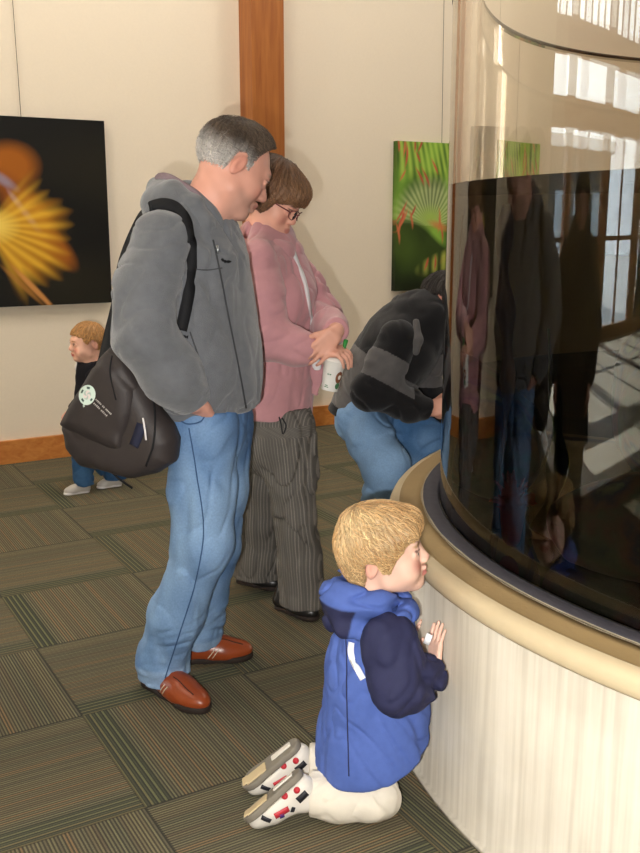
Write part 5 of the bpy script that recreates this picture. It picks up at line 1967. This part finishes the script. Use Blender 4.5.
# ------------------------------------------------------------------ the toddler by the wall
M['black_knit'] = mat('black_toddler_jacket', '#1d1c22', .85, bump=(200, .4, .002), spec=.15)
M['silver_shoe'] = mat('silver_trainer', '#b9b4ae', .4, spec=.5)
def build_toddler():
    F = unit(np.array([-.90, -.44, 0]))
    S = np.array([F[1], -F[0], 0])
    hd, hs = A(86.5, 344, 5.42), .90
    Rh = frame_xz((-.86, -.50, -.06), (0, 0, 1))
    neck, upper, chest, hip = A(89, 362, 5.43), A(91, 374, 5.45), A(93, 395, 5.46), A(93, 432, 5.47)
    sh_a, el_a, wr_a = upper + S * .10 + np.array([0, 0, -.01]), upper + S * .145 + np.array([0, 0, -.14]), upper + S * .14 + F * .09 + np.array([0, 0, -.23])
    sh_b, el_b, wr_b = upper - S * .10 + np.array([0, 0, -.01]), upper - S * .145 + np.array([0, 0, -.14]), upper - S * .14 + F * .09 + np.array([0, 0, -.23])
    kn_r, an_r = A(83, 460, 5.42), np.array([-1.375, 5.405, .075])
    kn_l, an_l = A(98, 458, 5.52), np.array([-1.215, 5.545, .075])
    hp_r, hp_l = hip + F * .01 + S * .055, hip + F * .01 - S * .055
    if (hp_r - hp_l) @ (an_r - an_l) < 0:
        hp_r, hp_l = hp_l, hp_r
    base = np.array([hip[0], hip[1], 0])
    v = V()
    v.frame(Rh, hd, hs)
    head_shape(v, 1.0)
    v.frame()
    v.cap(hd + Rh @ np.array([-.03, 0, -.05]), neck + np.array([0, 0, -.02]), .042, .045, .02)
    v.path([neck, upper, chest, hip], [.045, .065, .075, .08], .04, (F, .8))
    v.path([upper, sh_a, el_a, wr_a], [.05, .035, .028, .022], .02)
    v.path([upper, sh_b, el_b, wr_b], [.05, .035, .028, .022], .02)
    feet = []
    for hp, kn, an in ((hp_r, kn_r, an_r), (hp_l, kn_l, an_l)):
        v.path([hip, hp, kn, an], [.07, .055, .038, .030], .02)
        he = np.array([an[0], an[1], 0]) - F * .03
        to = he + F * .15
        feet.append((he, to))
        v.cap(an, he + F * .03 + np.array([0, 0, .04]), .027, .024, .01)
    hand_shape(v, wr_a, (F[0] * .6, F[1] * .6, -.8), S, 1, .62, (.3, .3, .3), .06, .5)
    hand_shape(v, wr_b, (F[0] * .6, F[1] * .6, -.8), -S, -1, .62, (.3, .3, .3), .06, .5)
    p = person('red haired toddler in a black jacket and jeans standing by the wall', v, .0045, base, Rh, hd, hs, '#ecb7a0', lips='#c9645c', brow='#b07a4c', blush=.8)
    v = V().frame(Rh, hd, hs)
    hair_shape(v, [(-.15, -.045), (-.06, -.050), (-.042, -.02), (-.034, .025), (-.016, .032), (.004, .028), (.014, .004), (.030, .014), (.045, .050), (.075, .066), (.13, .085)], .012, None, .003, 35, 50)
    hair(v, .004, M['blond_hair'], p, lambda P: np.tile(lin('#c08f58'), (len(P), 1)), Rh, hd, hs, 900, .045, (-.05, 0), (.1, 0, -.35), .0018, .004, 7)
    v = V()
    v.path([upper, chest, hip + np.array([0, 0, .02])], [.092, .112, .118], .04, (F, .85))
    v.path([neck + np.array([0, 0, -.01]), upper], [.062, .085], .03)
    v.disp(folds(.007, 34, 141), .03)
    v.cut(hip + np.array([0, 0, -.01]), (0, 0, -1), .01)
    jk = sdf('jacket', v, .005, M['black_knit'], p)
    for sh, el, wr in ((sh_a, el_a, wr_a), (sh_b, el_b, wr_b)):
        v = V().path([sh, el, wr], [.054, .048, .038], .03)
        v.disp(folds(.007, 34, 143), .03)
        v.cut(wr, unit(wr - el))
        sdf('sleeve', v, .005, M['black_knit'], jk)
    v = V().path([neck + F * .058 + S * .035 + np.array([0, 0, .0]), neck + F * .072 + S * .03 + np.array([0, 0, -.035])], [.016, .012], .01, (F, .4))
    sdf('pale_collar', v, .004, M['white_cloth'], jk)
    v = V().path([hip, hip + np.array([0, 0, -.05])], [.098, .10], .03, (F, .85))
    for hp, kn, an in ((hp_r, kn_r, an_r), (hp_l, kn_l, an_l)):
        v.path([hp, kn, an + np.array([0, 0, -.02])], [.072, .060, .058], .025)
    v.disp(folds(.008, 36, 151), .03)
    v.cut((0, 0, .045), (0, 0, -1))
    sdf('jeans', v, .005, M['denim'], p, None, denim_color('#27496e', '#44688f', 9))
    for he, to in feet:
        R = frame_xz(to - he, (0, 0, 1))
        sc = .62
        v = V().frame(R, he, sc)
        L = np.linalg.norm(to - he) / sc
        shoe_shape(v, L, .10)
        s_ = sdf('shoe', v, .004, M['silver_shoe'], p)
        v = V().frame(R, he, sc)
        sole_shape(v, L, .10)
        sdf('sole', v, .004, M['white_cloth'], s_)
        ts = bvh(s_)
        for x in (.45, .6):
            o_, n_ = drape(ts, [he + R @ (np.array([x * L + .02 * t, -.2, .03 + .04 * t]) * sc) for t in np.linspace(0, 1, 6)], R @ np.array([0, 1, 0]), .001)
            mk('dark_stripe', *ribbon(o_, n_, .007, .0015), M['black_plastic'], s_)
    return p
build_toddler()

# ------------------------------------------------------------------ a visitor out of the picture on the left, mirrored in the tank
M['dark_coat'] = mat('dark_coat_cloth', '#1a1a1e', .9)
def build_visitor():
    b = np.array([-1.48, 2.78, 0])
    F = unit(np.array([.9, -.2, 0]))
    S = np.array([F[1], -F[0], 0])
    g = lambda f, s, z: b + F * f + S * s + np.array([0, 0, z])
    hd = g(.03, 0, 1.62)
    Rh = frame_xz((F[0], F[1], -.1), (0, 0, 1))
    v = V()
    v.frame(Rh, hd, 1.0)
    head_shape(v)
    v.frame()
    v.path([g(0, 0, 1.57), g(0, 0, 1.45), g(0, 0, 1.2), g(0, 0, .9)], [.055, .09, .11, .11], .05, (F, .75))
    for s in (1, -1):
        v.path([g(0, s * .1, 1.42), g(0, s * .19, 1.38), g(.02, s * .24, 1.1), g(.10, s * .22, .88)], [.07, .05, .04, .03], .03)
        hand_shape(v, g(.10, s * .22, .87), (.3 * F[0], .3 * F[1], -1), S * s, s, 1.0, (.3, .3, .3), .05, .4)
        v.path([g(0, s * .09, .92), g(.02, s * .10, .5), g(0, s * .11, .09)], [.09, .06, .042], .03)
        v.cap(g(0, s * .11, .05), g(.15, s * .12, .035), .035, .028, .02)
    p = person('person in a long dark coat seen only as a mirror image in the aquarium', v, .008, b, Rh, hd, 1.0, '#c98f78')
    v = V().frame(Rh, hd, 1.0)
    hair_shape(v, [(-.15, -.07), (-.06, -.06), (-.03, -.03), (.01, .01), (.03, .02), (.06, .06), (.13, .08)], .018, None, .003, 45, 40)
    sdf('hair', v, .007, M['dark_hair'], p, None, lambda P: np.tile(lin('#201814'), (len(P), 1)), hair_st(Rh, hd, 1.0), 0)
    v = V().path([g(0, 0, 1.46), g(0, 0, 1.3), g(0, 0, .95), g(0, 0, .55)], [.15, .185, .20, .25], .06, (F, .75))
    v.disp(folds(.012, 18, 161), .04)
    v.cut((0, 0, .58), (0, 0, -1))
    ct_ = sdf('coat', v, .009, M['dark_coat'], p)
    for s in (1, -1):
        v = V().path([g(0, s * .16, 1.40), g(.02, s * .25, 1.1), g(.10, s * .23, .90)], [.085, .075, .055], .05)
        sdf('sleeve', v, .008, M['dark_coat'], ct_)
    v = V()
    for s in (1, -1):
        v.path([g(0, s * .09, .8), g(.02, s * .10, .5), g(0, s * .11, .06)], [.11, .09, .085], .03)
    v.cut((0, 0, .05), (0, 0, -1))
    sdf('trousers', v, .009, M['black_knit'], p)
    for s in (1, -1):
        v = V().frame(frame_xz(F, (0, 0, 1)), g(-.05, s * .11, 0))
        shoe_shape(v, .28, .1)
        sdf('shoe', v, .008, M['black_leather'], p)
build_visitor()
